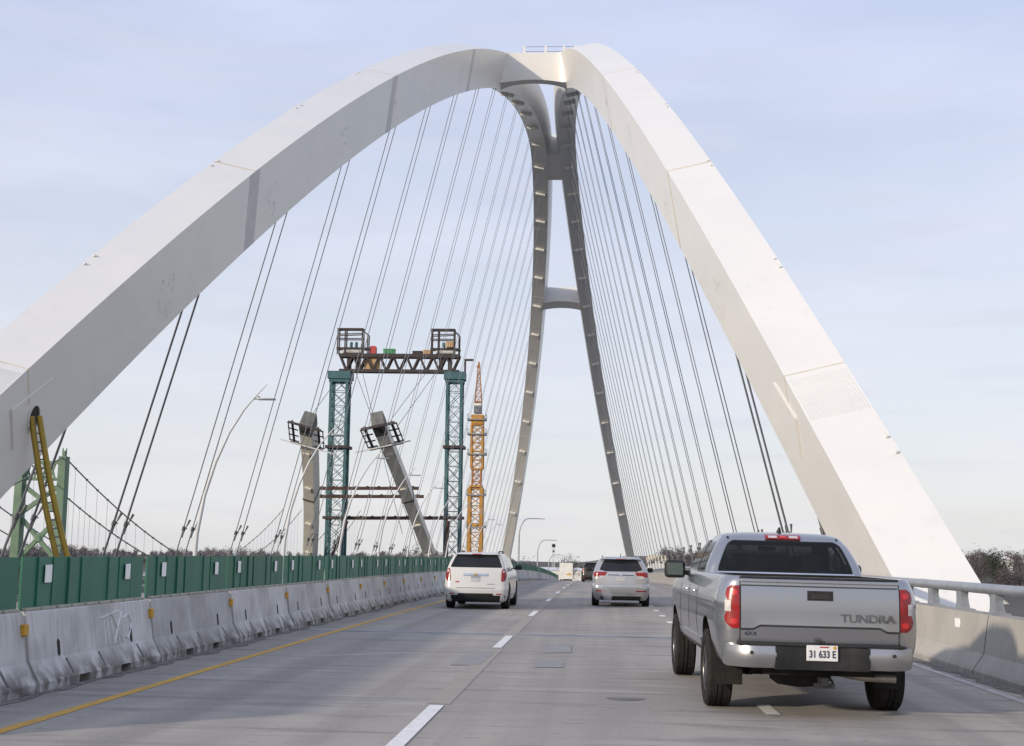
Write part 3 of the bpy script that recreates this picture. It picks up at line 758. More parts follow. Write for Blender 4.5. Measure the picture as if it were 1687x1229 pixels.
def wheel(parent, x, y, r, wd, sg, spokes=6):
    t = thing('wheel', None, None, (x, y, r)); t.parent = parent
    mb = MB(); h = wd / 2; ri = r * .62
    mb.lathe([(-h * .80, ri), (-h * .95, ri + .02), (-h, r * .80), (-h * .93, r * .95), (-h * .78, r), (-h * .25, r), (-h * .22, r - .012), (-h * .15, r - .012), (-h * .12, r), (h * .12, r), (h * .15, r - .012), (h * .22, r - .012), (h * .25, r), (h * .78, r), (h * .93, r * .95), (h, r * .80), (h * .95, ri + .02), (h * .80, ri)], (0, 0, 0), 'X', 40)
    mb.build('tyre', M['rubber'], t, smooth=35)
    mb = MB(); xo = sg * h * .72
    mb.lathe([(xo - sg * .10, ri), (xo + sg * .015, ri), (xo + sg * .02, ri * .95), (xo, ri * .90), (xo - sg * .10, ri * .88)], (0, 0, 0), 'X', 32)
    mb.lathe([(xo - sg * .05, .09), (xo + sg * .012, .085), (xo + sg * .02, .04), (xo + sg * .02, .001)], (0, 0, 0), 'X', 20)
    for k in range(spokes):
        a = 2 * math.pi * k / spokes; d = Vector((0, math.cos(a), math.sin(a)))
        mb.bar(d * .06 + Vector((xo - sg * .02, 0, 0)), d * ri * .93 + Vector((xo - sg * .012, 0, 0)), .06, .045)
    mb.build('rim', M['alloy'], t, smooth=35)
    mb = MB(); mb.lathe([(xo - sg * .11, ri * .95), (xo - sg * .10, .001)], (0, 0, 0), 'X', 24); mb.build('brake_disc', M['under'], t)
    return t
def text_part(body, size, depth, m, parent, loc, rot, sx=1.0, name='lettering'):
    cu = bpy.data.curves.new(name, 'FONT'); cu.body = body; cu.size = size; cu.extrude = depth; cu.align_x = 'CENTER'; cu.align_y = 'CENTER'; cu.offset = size * .022
    to = bpy.data.objects.new('tmp', cu); col.objects.link(to); bpy.context.view_layer.update()
    me = bpy.data.meshes.new_from_object(to.evaluated_get(bpy.context.evaluated_depsgraph_get())); bpy.data.objects.remove(to)
    me.name = name; me.transform(Matrix.Diagonal((sx, 1, 1, 1))); me.materials.clear(); me.materials.append(m)
    o = bpy.data.objects.new(name, me); col.objects.link(o); o.parent = parent; o.location = loc; o.rotation_euler = rot
    return o
REAR = (rad(90), 0, 0)

# ---- pickup truck (origin on the ground under the rear axle, y forward)
def pickup():
    root = thing('pickup_truck', 'silver crew-cab pickup truck straddling the lane line in the right foreground', 'pickup truck')
    sl = [(.50, .90, -.97, 4.40, .10, .30, .03), (.56, .955, -1.03, 4.52, .16, .35, .03), (.72, 1.00, -1.08, 4.60, .21, .4, .03), (.90, 1.018, -1.10, 4.62, .23, .4, .03), (1.06, 1.010, -1.10, 4.60, .23, .4, .03),
          (1.13, 1.015, -1.10, 4.55, .23, .4, .03), (1.26, .99, -1.09, 4.40, .22, .4, .03), (1.36, .95, -1.075, 3.7, .20, .4, .03), (1.395, .92, -1.06, 3.15, .18, .4, .03), (1.40, .91, -1.05, 3.12, .16, .3, .03),
          (1.402, .905, .90, 3.10, .10, .3, .03), (1.50, .875, .925, 2.95, .11, .28, .03), (1.62, .825, .97, 2.68, .13, .25, .03), (1.73, .765, 1.03, 2.42, .14, .22, .03), (1.79, .722, 1.08, 2.25, .15, .2, .04), (1.835, .685, 1.12, 2.12, .16, .2, .05), (1.865, .625, 1.19, 2.0, .2, .2, .06), (1.883, .50, 1.32, 1.85, .25, .2, .06), (1.89, .3, 1.45, 1.7, .15, .1, .02)]
    S = Shell(sl); mats = [M['silver'], M['under']]
    body = S.mesh().build('body', mats, root)
    cutters = arch_cutter(0, .43, .52, .66, 1.3, mats, root) + arch_cutter(3.70, .43, .50, .66, 1.3, mats, root)
    mb = MB(); mb.m = 1; mb.box((0, -.06, 1.30), (1.62, 1.82, .80)); cutters.append(mb.build('cutter', mats, root))
    isl = [(1.0, .84, 1.00, 2.90, .1, .2, .03), (1.40, .83, 1.00, 2.88, .1, .2, .03), (1.50, .80, 1.02, 2.78, .1, .2, .03), (1.62, .755, 1.06, 2.52, .1, .2, .03), (1.73, .695, 1.12, 2.28, .1, .2, .03), (1.80, .63, 1.18, 2.08, .1, .2, .03)]
    im = Shell(isl).mesh(); im.m = 1; im.mi = [1] * len(im.mi); cutters.append(im.build('cutter', mats, root))
    mb = MB(); mb.m = 1; ol = [(1.43, .765), (1.48, .755), (1.60, .71), (1.71, .66), (1.755, .63), (1.775, .58)]
    mb.prism([(x, .6, z) for z, x in ol] + [(-x, .6, z) for z, x in ol[::-1]], (0, .75, 0)); cutters.append(mb.build('cutter', mats, root))
    mb = MB(); mb.m = 1; mb.prism([(-.70, 3.4, 1.46), (.70, 3.4, 1.46), (.58, 3.4, 1.74), (-.58, 3.4, 1.74)], (0, -1.6, 0)); cutters.append(mb.build('cutter', mats, root))
    mb = MB(); mb.m = 1; mb.prism([(-1.2, 1.24, 1.44), (-1.2, 2.80, 1.44), (-1.2, 2.27, 1.73), (-1.2, 1.40, 1.73)], (2.4, 0, 0)); cutters.append(mb.build('cutter', mats, root))
    cut(body, cutters)
    for sx in (-.38, .38):
        for y0, zt in ((1.30, 1.44), (2.05, 1.42)):
            mb = MB(); mb.rbox((sx, y0, 1.22), (.50, .16, .50), .06); mb.rbox((sx, y0 + .01, zt + .10), (.25, .10, .19), .045); mb.build('seat', M['seat'], root, smooth=40)
    mb = MB(); mb.rbox((0, 2.55, 1.36), (1.5, .35, .14), .05); mb.build('dashboard', M['plastic'], root)
    mb = MB(); mb.rbox((0, 2.28, 1.70), (.22, .03, .06), .012); mb.build('inner_mirror', M['plastic'], root)
    # tailgate
    def zl(x):
        ax = abs(x); return .918 - (0 if ax < .60 else (min(ax, .665) - .60) * .60)
    g_ = []
    for rz, o_ in ((.755, .008), (.79, .006), (.83, .006), (-.018, .006), (-.011, .010), (.001, .030), (.006, .032), (.97, .030), (1.05, .030), (1.15, .030), (1.25, .029), (1.299, .028), (1.306, .018), (1.314, .004), (1.338, .006), (1.346, .044), (1.36, .046), (1.399, .036)):
        g_.append([Vector((x, S.ry(x, zl(x) + rz if rz < .1 else rz) - o_, zl(x) + rz if rz < .1 else rz)) for x in [-.785 + 1.57 * i / 72 for i in range(73)]])
    tgm = MB(); S._grid(tgm, g_, Vector((0, .07, 0))); tgm.build('tailgate', M['silver'], root, smooth=22)
    tg = [o for o in root.children if o.name.startswith('tailgate')][0]
    mb = S.rear([1.384, 1.3998], -.785, .785, .048, 12, .10); mb.build('gate_cap', M['plastic'], tg)
    mb = S.rear(rows(1.172, 1.268, 5), -.128, .128, .040, 8, .03); mb.build('handle_bezel', M['plastic'], tg)
    mb = S.rear(rows(1.188, 1.238, 3), -.09, .09, .046, 4, .015); mb.build('handle', M['dark'], tg)
    yy = S.ry(.5, 1.0) - .031
    text_part('TUNDRA', .110, .007, M['badge'], tg, (.475, yy - .006, 1.0), REAR, 1.20)
    text_part('4X4', .055, .004, M['ink'], tg, (-.69, S.ry(.69, .83) - .012, .828), REAR, 1.3)
    # seams beside the gate
    for sg in (-1, 1):
        S.rear(rows(.70, 1.39, 8), sg * .792 - .005, sg * .792 + .005, .004, 1, .02).build('gate_seam', M['dark'], root)
    # tail lamps
    for sg in (-1, 1):
        def xi(z): return .800
        def xo(z):
            return min(lerp_s([(.875, .87), (.92, .93), (.99, .945), (1.06, .915), (1.13, .905), (1.21, .935), (1.28, .915), (1.305, .87)], z)[0], S.at(z)[0] - .004)
        zs = rows(.878, 1.303, 16)
        mb = S.rear(zs, (lambda z: xi(z)) if sg > 0 else (lambda z: -xo(z)), (lambda z: xo(z)) if sg > 0 else (lambda z: -xi(z)), .016, 10, .05)
        lamp = mb.build('tail_lamp', M['lampred'], root, smooth=40)
        mb = S.rear(rows(1.045, 1.155, 5), (lambda z: -.940 if sg < 0 else .885), (lambda z: -.885 if sg < 0 else .940), .019, 6, .03); mb.build('reverse_lamp', M['lampclear'], lamp, smooth=40)
        for zc in (.945, 1.235):
            el = lambda z: .034 * math.sqrt(max(0, 1 - ((z - zc) / .0301) ** 2)) + .002
            mb = S.rear(rows(zc - .03, zc + .03, 8), lambda z: sg * .855 - el(z), lambda z: sg * .855 + el(z), .020, 6, .01); mb.build('lit_bulb', M['lampon'], lamp, smooth=40)
    # bumper
    bz0, bz1 = .505, .73
    for sg in (-1, 1):
        mb = MB(); rings = []
        for i in range(9):
            t = i / 8; x = sg * (.455 + .455 * t); yb = -1.25 + .20 * max(0, t - .45) ** 2 * 3
            zb = bz0
            rings.append([(x, yb + .05, bz1), (x, yb + .012, bz1 - .012), (x, yb, bz1 - .06), (x, yb - .006, .63), (x, yb + .012, zb + .06), (x, yb + .06, zb), (x, yb + .20, zb + .02), (x, yb + .24, bz1)])
        x = sg * .938; rings.append([(x, py_ + .045, pz_ + (.012 if i_ in (4, 5, 6) else -.012 if i_ in (0, 1, 2, 7) else 0)) for i_, (px_, py_, pz_) in enumerate(rings[-1])])
        mb.loft(rings); bp = mb.build('bumper_end', M['bumper'], root, smooth=35)
        mb = MB(); mb.lathe([(0, .018), (-.006, .018), (-.007, .001)], (sg * .70, -1.258, .655), 'Y', 14); mb.build('parking_sensor', M['dark'], bp)
    mb = MB()
    mb.rbox((0, -1.12, .735), (1.66, .20, .026), .012)
    rings = []
    for x in (-.465, -.40, -.30, -.22, .22, .30, .40, .465):
        rec = .055 if abs(x) < .25 else (.03 if abs(x) < .35 else 0)
        rings.append([(x, -1.25 + rec, .72), (x, -1.255 + rec, .56), (x, -1.23 + rec * .5, .495), (x, -1.05, .495), (x, -1.05, .72)])
    mb.loft(rings); bc = mb.build('bumper_center', M['plastic'], root, smooth=30)
    mb = MB(); mb.rbox((.0, -1.215, .663), (.31, .014, .155), .008); fr = mb.build('licence_plate', M['plate'], root)
    text_part('31 633 E', .098, .002, M['ink'], fr, (0, -1.2245, .650), REAR, .76)
    mb = MB(); mb.box((.02, -1.2235, .722), (.09, .003, .012)); mb.build('plate_name', M['redink'], fr)
    mb = MB(); mb.lathe([(0, .017), (-.003, .017), (-.004, .001)], (.122, -1.2225, .718), 'Y', 10); mb.build('plate_sticker', M['amber'], fr)
    mb = MB(); mb.rbox((0, -1.17, .765), (.075, .05, .03), .01); mb.build('camera_housing', M['dark'], root)
    # cab glass
    gl = lambda z: lerp_s([(1.42, .775), (1.48, .765), (1.60, .72), (1.71, .67), (1.755, .64), (1.785, .58)], z)[0]
    mb = S.rear([1.42, 1.435, 1.48, 1.54, 1.60, 1.66, 1.71, 1.745, 1.77, 1.785], lambda z: -gl(z), lambda z: gl(z), .008, 20, .03); rg = mb.build('rear_window', M['cabglass'], root, smooth=40)
    mb = S.rear([1.405, 1.42], -.79, .79, .012, 16, .04); mb.build('window_trim', M['chrome'], rg)
    mb = MB(); pr_ = [(-.74, 2.99, 1.44), (.74, 2.99, 1.44), (.60, 2.38, 1.75), (-.60, 2.38, 1.75)]; mb.loft([pr_, [(x, y - .02, z - .01) for x, y, z in pr_]]); mb.build('windscreen', M['cabside'], root)
    for sg in (-1, 1):
        mb = S.rear(rows(1.80, 1.85, 2), sg * .635 - .012, sg * .635 + .012, .006, 1, .02); mb.build('roof_ditch', M['plastic'], root)
    # third brake lamp
    mb = S.rear(rows(1.805, 1.86, 3), -.205, .205, .03, 10, .05); tb = mb.build('roof_brake_lamp', M['lampred'], root, smooth=40)
    mb = S.rear(rows(1.818, 1.848, 2), -.035, .035, .036, 4, .02); mb.build('lit_bulb', M['lampon'], tb)
    for sg in (-1, 1):
        mb = S.rear(rows(1.82, 1.846, 2), sg * .12 - .05, sg * .12 + .05, .036, 4, .02); mb.build('cargo_lamp', M['lampclear'], tb)
    mb = MB(); mb.loft([[(-.02, 1.3, 1.88), (.02, 1.3, 1.88), (.02, 1.5, 1.88), (-.02, 1.5, 1.88)], [(-.006, 1.31, 1.95), (.006, 1.31, 1.95), (.006, 1.35, 1.95), (-.006, 1.35, 1.95)]]); mb.build('antenna_fin', M['plastic'], root)
    # doors: side windows, handles, seams, rocker
    for sg in (-1, 1):
        def yb(z): return lerp_s([(1.43, 1.18), (1.6, 1.24), (1.78, 1.36)], z)[0]
        def yf(z): return lerp_s([(1.43, 2.88), (1.6, 2.55), (1.78, 2.2)], z)[0]
        mb = S.side(sg, rows(1.43, 1.76, 6), lambda z: yb(z), lambda z: yb(z) + .62 - (z - 1.43) * .25, .006); mb.build('side_window', M['cabside'], root, smooth=40)
        mb = S.side(sg, rows(1.43, 1.76, 6), lambda z: yb(z) + .70 - (z - 1.43) * .25, lambda z: yf(z), .006); mb.build('side_window', M['cabside'], root, smooth=40)
        mb = S.side(sg, rows(1.415, 1.785, 6), lambda z: yb(z) + .625 - (z - 1.43) * .25, lambda z: yb(z) + .695 - (z - 1.43) * .25, .009); mb.build('door_pillar', M['plastic'], root)
        for y0 in (.95, 1.86, 2.95):
            mb = S.side(sg, rows(.58, 1.385, 10), y0 - .004, y0 + .004, .003, 1, .01); mb.build('door_seam', M['dark'], root)
        for y0 in (1.22, 2.12):
            mb = MB(); mb.rbox((sg * 1.035, y0, 1.19), (.035, .22, .035), .014); mb.build('door_handle', M['chrome'], root)
        mb = S.side(sg, rows(.60, .68, 3), .62, 3.1, .022, 20, .05); mb.build('rocker_panel', M['silver'], root, smooth=30)
        # mirror
        mm = MB(); mm.rbox((sg * 1.12, 2.62, 1.415), (.265, .13, .225), .05, seg=3); mm.rbox((sg * .97, 2.66, 1.37), (.20, .07, .06), .02); mi = mm.build('side_mirror', M['plastic'], root, smooth=40)
        mm = MB(); mm.rbox((sg * 1.12, 2.552, 1.415), (.195, .012, .155), .006); mm.build('mirror_glass', M['mirror'], mi)
        mb = MB(); mb.box((sg * .82, -.48, .42), (.27, .02, .30)); mb.build('mud_flap', M['rubber'], root)
        wheel(root, sg * .895, 0, .405, .275, sg, 6); wheel(root, sg * .895, 3.70, .405, .275, sg, 6)
    # underneath
    mb = MB()
    for sg in (-1, 1): mb.box((sg * .47, 1.6, .50), (.10, 5.1, .14))
    mb.box((0, 1.75, .58), (1.5, 5.0, .08)); mb.tube([(-.8, 0, .40), (.8, 0, .40)], .06, 10); mb.lathe([(-.16, .05), (-.10, .15), (.10, .15), (.16, .05)], (.0, 0, .40), 'X', 14)
    for sg in (-1, 1):
        mb.bar((sg * .55, -.75, .52), (sg * .55, 0, .36), .07, .05); mb.bar((sg * .55, 0, .36), (sg * .55, .75, .48), .07, .05)
        mb.tube([(sg * .50, .1, .40), (sg * .42, -.25, .62)], .03, 6)
    mb.box((0, -1.02, .47), (1.1, .08, .08))
    mb.build('chassis', M['under'], root)
    mb = MB(); mb.lathe([(.0, .10), (.02, .24), (.07, .31), (.16, .32), (.20, .29), (.22, .15)], (-.10, -.55, .28), 'Z', 30); mb.build('spare_tyre', M['rubber'], root, smooth=40)
    mb = MB(); mb.box((.02, -1.14, .385), (.075, .20, .075)); mb.box((.02, -1.20, .345), (.20, .03, .05)); mb.tube([(.09, -1.16, .42), (.13, -1.16, .34)], .012, 6); mb.build('tow_hitch', M['plastic'], root)
    mb = MB(); mb.tube([(.25, -.45, .44), (.36, -.74, .42), (.50, -.86, .41), (.80, -.88, .405)], .040, 12); mb.build('exhaust_pipe', M['pipe'], root, smooth=50)
    return root
trk = pickup(); trk.location = (2.215, 14.85, -.005); trk.rotation_euler = (0, rad(.5), rad(1.7))

# ---- SUVs
def suv(name, label, paint, sl, spec):
    root = thing(name, label, 'SUV'); S = Shell(sl); mats = [paint, M['under']]
    body = S.mesh().build('body', mats, root); r = spec.get('r', .355)
    cut(body, arch_cutter(0, r + .01, r + .065, .58, 1.2, mats, root) + arch_cutter(spec['wb'], r + .01, r + .06, .58, 1.2, mats, root))
    g = spec['glass']; gl = lambda z: lerp_s(g, z)[0]
    zs = rows(g[0][0], g[-1][0], 8)
    S.rear(zs, lambda z: -gl(z), lambda z: gl(z), .008, 16, .03).build('rear_window', M['glass'], root, smooth=40)
    for sg in (-1, 1):
        for kind, m, pts in spec['lamps']:
            zz = rows(pts[0][0], pts[-1][0], 8); a = lambda z: lerp_s(pts, z)[0]; b = lambda z: min(lerp_s(pts, z)[1], S.at(z)[0] - .003)
            S.rear(zz, (lambda z: a(z)) if sg > 0 else (lambda z: -b(z)), (lambda z: b(z)) if sg > 0 else (lambda z: -a(z)), .014 if kind != 'reflector' else .008, 8, .04).build(kind, m, root, smooth=40)
    for nm, m, z0, z1, x0, x1, o in spec['bits']:
        S.rear(rows(z0, z1, 4), x0, x1, o, 10, .04).build(nm, m, root, smooth=40)
    for sg in (-1, 1):
        S.side(sg, rows(spec['belt'] + .03, spec['belt'] + .32, 4), lambda z: .15 + (z - spec['belt']) * .5, lambda z: .95, .006).build('side_window', M['sideglass'], root, smooth=40)
        S.side(sg, rows(spec['belt'] + .03, spec['belt'] + .34, 4), 1.02, lambda z: 2.25 - (z - spec['belt']) * 1.2, .006).build('side_window', M['sideglass'], root, smooth=40)
        mm = MB(); mm.rbox((sg * 1.03, 2.05, spec['belt'] + .03), (.20, .10, .15), .04); mm.rbox((sg * .92, 2.08, spec['belt']), (.14, .05, .05), .02); mm.build('side_mirror', M['plastic'], root, smooth=40)
        wheel(root, sg * .80, 0, r, .235, sg, 5); wheel(root, sg * .80, spec['wb'], r, .235, sg, 5)
        zr = sl[-3][0]; xr = sl[-3][1] - .03
        mm = MB(); mm.tube([(sg * xr, -.15, zr), (sg * xr, -.02, zr + .055), (sg * xr, 1.3, zr + .06), (sg * xr, 1.5, zr)], .02, 6); mm.build('roof_rail', spec.get('railmat', M['plastic']), root)
    mm = MB(); mm.box((0, 1.3, .34), (1.30, 4.1, .16)); mm.tube([(-.7, 0, .34), (.7, 0, .34)], .05, 8); mm.box((.35, -.55, .27), (.5, .3, .12)); mm.build('chassis', M['under'], root)
    zt = sl[-1][0]; mm = MB(); mm.tube([(0, -.1, zt - .01), (0, -.16, zt + .10)], .012, 5); mm.build('antenna', M['plastic'], root)
    return root
eq_sl = [(.20, .80, -.72, 3.55, .20, .3, .10), (.26, .87, -.82, 3.7, .22, .35, .10), (.41, .905, -.90, 3.75, .22, .4, .10), (.58, .92, -.92, 3.75, .22, .4, .10), (.64, .915, -.90, 3.72, .22, .4, .10), (.85, .905, -.86, 3.65, .20, .4, .09), (1.05, .875, -.82, 3.4, .18, .4, .09), (1.16, .845, -.79, 2.5, .17, .4, .09),
         (1.30, .80, -.70, 2.2, .16, .3, .09), (1.45, .735, -.58, 1.85, .15, .3, .08), (1.535, .685, -.52, 1.65, .15, .25, .08), (1.555, .665, -.60, 1.6, .14, .25, .08), (1.585, .62, -.55, 1.5, .16, .25, .08), (1.61, .50, -.40, 1.3, .2, .2, .05), (1.618, .3, -.1, 1.1, .1, .1, .02)]
eqs = dict(wb=2.86, belt=1.14, glass=[(1.185, .735), (1.22, .735), (1.40, .665), (1.50, .62), (1.535, .585)], railmat=M['plastic'],
           lamps=[('tail_lamp', M['lampred'], [(.80, .735, .82), (.86, .73, .87), (1.0, .735, .885), (1.10, .745, .865), (1.15, .765, .83)]), ('reverse_lamp', M['lampclear'], [(1.05, .77, .83), (1.11, .775, .83)]), ('reflector', M['lampred'], [(.425, .60, .75), (.455, .60, .75)])],
           bits=[('lower_bumper', M['plastic'], .20, .40, -.85, .85, .012), ('bumper_valance', M['plastic'], .40, .455, -.50, .50, .014), ('chrome_bar', M['chrome'], .955, 1.02, -.36, .34, .03), ('emblem', M['gold'], .955, 1.01, -.055, .055, .04),
                 ('licence_plate', M['plategrey'], .79, .885, -.13, .13, .012), ('plate_band', M['plateblue'], .885, .935, -.13, .13, .012), ('brake_lamp', M['redink'], 1.545, 1.575, -.13, .13, .03), ('badge', M['redink'], .755, .79, -.58, -.47, .01), ('badge', M['steel'], .71, .73, .34, .56, .01),
                 ('gate_seam', M['dark'], .60, .612, -.56, .56, .004)])
e_ = suv('white_suv', 'white SUV with oval red tail lamps in the left lane beside the barrier', M['white'], eq_sl, eqs); e_.location = (-3.38, 39.4, dz(39.4)); e_.rotation_euler = (0, 0, rad(-.8))
en_sl = [(.20, .78, -.72, 3.55, .20, .3, .12), (.30, .86, -.82, 3.7, .24, .35, .12), (.45, .90, -.90, 3.75, .26, .4, .12), (.58, .915, -.93, 3.75, .26, .4, .12), (.66, .915, -.92, 3.72, .26, .4, .12), (.72, .90, -.86, 3.7, .24, .4, .12), (.88, .905, -.85, 3.6, .22, .4, .11), (1.05, .875, -.83, 3.3, .20, .4, .10), (1.12, .85, -.80, 2.5, .18, .4, .10),
         (1.25, .80, -.68, 2.2, .16, .3, .10), (1.38, .735, -.54, 1.85, .15, .3, .09), (1.47, .675, -.46, 1.65, .15, .25, .09), (1.49, .655, -.56, 1.6, .14, .25, .09), (1.525, .61, -.50, 1.5, .16, .25, .08), (1.555, .50, -.35, 1.3, .2, .2, .05), (1.565, .3, -.1, 1.1, .1, .1, .02)]
ens = dict(wb=2.75, belt=1.10, glass=[(1.11, .50), (1.14, .665), (1.18, .67), (1.32, .60), (1.43, .545), (1.465, .50)], railmat=M['steel'],
           lamps=[('tail_lamp', M['lampred'], [(.93, .60, .86), (.97, .52, .87), (1.03, .46, .875), (1.085, .44, .86)]), ('reverse_lamp', M['lampclear'], [(.895, .60, .72), (.93, .55, .74), (.965, .53, .70)]), ('reflector', M['lampred'], [(.475, .47, .80), (.51, .47, .80)])],
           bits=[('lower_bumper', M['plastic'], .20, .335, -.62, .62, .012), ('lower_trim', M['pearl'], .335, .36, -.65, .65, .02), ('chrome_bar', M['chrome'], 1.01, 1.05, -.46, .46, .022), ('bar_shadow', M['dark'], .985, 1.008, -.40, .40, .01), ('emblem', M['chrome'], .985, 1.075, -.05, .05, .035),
                 ('licence_plate', M['plategrey'], .80, .93, -.155, .155, .012), ('brake_lamp', M['redink'], 1.48, 1.50, -.16, .16, .02), ('gate_seam', M['dark'], .60, .610, -.60, .60, .004)])
n_ = suv('silver_suv', 'pale silver SUV with a chrome bar between its tail lamps in the middle lane', M['pearl'], en_sl, ens); n_.location = (.84, 43.7, dz(43.7))
d_ = suv('dark_suv', 'dark bronze SUV far ahead, partly hidden by the pale silver SUV', M['darkpaint'], eq_sl, dict(eqs, bits=eqs['bits'][:1])); d_.location = (-.10, 111, dz(111))

# exhaust puff behind the silver SUV
pm = bpy.data.materials.new('exhaust vapour'); pm.use_nodes = True; pn = pm.node_tree; pn.nodes.clear()
pv = pn.nodes.new('ShaderNodeVolumePrincipled'); po = pn.nodes.new('ShaderNodeOutputMaterial'); pv.inputs['Color'].default_value = (.95, .96, 1, 1); pv.inputs['Density'].default_value = 2.6
pn.links.new(pv.outputs[0], po.inputs['Volume'])
mb = MB(); rn = random.Random(2); rings = []
for i in range(9):
    t = i / 8; r = .16 * math.sin(math.pi * min(max(t, .06), .94)) ** .6 + .01
    rings.append([(r * math.cos(a) * 1.0 + .05 * math.sin(5 * t), r * 1.2 * math.sin(a), t * .72) for a in [k * math.pi / 6 for k in range(12)]])
mb.loft(rings); pf = mb.build('exhaust_smoke', pm); pf.location = (.36, 42.1, dz(42) + .06); tag(pf, 'thin white exhaust vapour rising behind the pale silver SUV', 'exhaust smoke', None, 'stuff')

# ---- box truck far ahead
bt = thing('box_truck', 'white box truck with an orange stripe far ahead beyond the crest', 'truck')
Yb = 252; pc = at(932.5, 938, Yb); gz = dz(Yb); top_ = at(932, 927.5, Yb).z
mb = MB(); mb.box((0, 3, (top_ - gz + 1.0) / 2), (2.45, 6, top_ - gz - 1.0)); mb.build('cargo_box', M['sidingw'], bt)
mb = MB(); mb.loft([[(.05, -.01, 1.75), (1.0, -.01, 1.75), (1.0, -.01, 2.05), (.28, -.01, 2.05)], [(.05, .05, 1.75), (1.0, .05, 1.75), (1.0, .05, 2.05), (.28, .05, 2.05)]]); mb.build('stripe', M['amber'], bt)
mb = MB(); mb.rbox((0, 7.1, 1.5), (2.1, 1.9, 2.0), .2); mb.build('cab', M['white'], bt)
mb = MB(); mb.box((0, 3.4, .75), (1.0, 7, .3)); mb.build('chassis', M['under'], bt)
for sg in (-1, 1):
    wheel(bt, sg * .95, 1.4, .46, .4, sg); wheel(bt, sg * .95, 7.0, .46, .28, sg)
bt.location = (pc.x, Yb, gz)

# ---------------------------------------------------------------- the other arch under construction
DX = -37.9
def rib_Y_at(py, px, side):
    best = None
    for i in range(600):
        Y = A['Y0'] + 40 + 80 * i / 600; p = rp3(side, Y, 0, 0, dx=DX) - Vector((0, 0, EYE)); v = CY + F_PX * p.dot(DN) / p.dot(FW)
        if best is None or abs(v - py) < best[0]: best = (abs(v - py), Y)
    return best[1]
for side, lab in ((-1, 'unfinished upright arch rib of the second bridge, left of the teal towers'), (1, 'unfinished leaning arch rib of the second bridge, between the teal towers')):
    root = thing('arch_rib', lab, 'bridge rib'); Yt = rib_Y_at(690 if side > 0 else 688, 0, side); Yh = Yt + 2.6
    root.location = rp3(side, YB, 0, -.5, dx=DX); o_ = root.location
    def seg(Y0_, Y1_, m, nm, g=1.0):
        mb = MB(); rings = []; n = 40
        for i in range(n + 1):
            Y = Y0_ + (Y1_ - Y0_) * i / n
            rings.append([rp3(side, Y, a * g * 1.25, b * g * 1.0, dx=DX) - o_ for a, b in ((-.5, .5), (.5, .5), (.5, -.5), (-.5, -.5))])
        mb.loft(rings); return mb.build(nm, m, root, smooth=35)
    if side < 0: root.rotation_euler.y = rad(1.6)
    body = seg(Yh, YB, M['precast'], 'shaft'); seg(Yt, Yh, M['ribhead'], 'rib_head', 1.03)
    c, T, N, D, ww, dd = rib_frame(side, Yt + 1.0, DX); rot = Matrix((N, T, D)).transposed()
    for k, Yk in enumerate((Yh + 5, Yh + 14, Yh + 23, Yh + 30)):
        if Yk > YB - 8: continue
        c2, T2, N2, D2, w2, d2 = rib_frame(side, Yk, DX); r2 = Matrix((N2, T2, D2)).transposed()
        mb = MB(); mb.box(rp3(side, Yk, 0, -.5, 0, -.16, dx=DX) - o_, (1.1, .9, .35), r2); mb.build('anchor_block', M['precast'], body)
    Yk = Yh + 17; c2, T2, N2, D2, w2, d2 = rib_frame(side, Yk, DX); r2 = Matrix((N2, T2, D2)).transposed()
    mb = MB(); mb.box(c2 - o_, (w2 * 1.25 + .2, .5, d2 + .2), r2); mb.build('clamp_band', M['ribhead'], root)
    mb = MB(); X_, Z_ = N, -T      # working platform frames round the head
    hd = rp3(side, Yt, 0, 0, dx=DX) - o_
    for sx in (-1, 1):
        a = hd + N * sx * 2.3 - D * 1.2
        mb.bar(a - T * .1, a + T * 6.3, .34, .40); mb.bar(a + N * sx * .75 + T * .6, a + N * sx * .75 + T * 5.6, .16)
        for t in (.6, 2.3, 4.2, 5.9): mb.bar(a + T * t - N * sx * .9, a + T * t + N * sx * .9, .24, .22)
    for t in (0.0, 6.2): mb.bar(hd - N * 2.9 + T * t - D * 1.45, hd + N * 2.9 + T * t - D * 1.45, .42, .42)
    mb.build('platform_frame', M['dsteel'], root)
    mb = MB(); mb.bar(hd - N * 5.2 + T * 5.2 - D * 2.1, hd + N * 4.4 + T * 5.2 - D * 2.1, .22); mb.build('walkway_beam', M['pole'], root)
    mb = MB(); mb.box(hd + T * 1.3 - D * 1.65 + N * .25, (.6, .9, .3), rot); mb.box(hd + T * .6 - D * 1.62 - N * .3, (.5, .5, .25), rot); mb.build('jack', M['dark'], root)

YT = 259.0
def lattice(mb, base, top, wx, wy, panel, rc, rbx, xbr=True, taper=1.0):
    """square lattice mast between two points along z"""
    base, top = Vector(base), Vector(top); H = top.z - base.z; n = max(1, round(H / panel))
    def cn(i):
        t = i / n; k = 1 + (taper - 1) * t; c = base.lerp(top, t)
        return [c + Vector((sx * wx / 2 * k, sy * wy / 2 * k, 0)) for sx, sy in ((-1, -1), (1, -1), (1, 1), (-1, 1))]
    for j in range(4): mb.bar(cn(0)[j], cn(n)[j], rc)
    for i in range(n):
        a, b = cn(i), cn(i + 1)
        for j in range(4):
            k = (j + 1) % 4
            mb.bar(a[j], b[k], rbx)
            if xbr: mb.bar(a[k], b[j], rbx)
            mb.bar(b[j], b[k], rbx)
def rake(p, q, r, name, label):
    mb = MB(); o = thing(name, label, 'prop', q); mb.tube([p - q, Vector((0, 0, 0))], r, 8); mb.build('tube', M['rust'], o); return o
twr = []
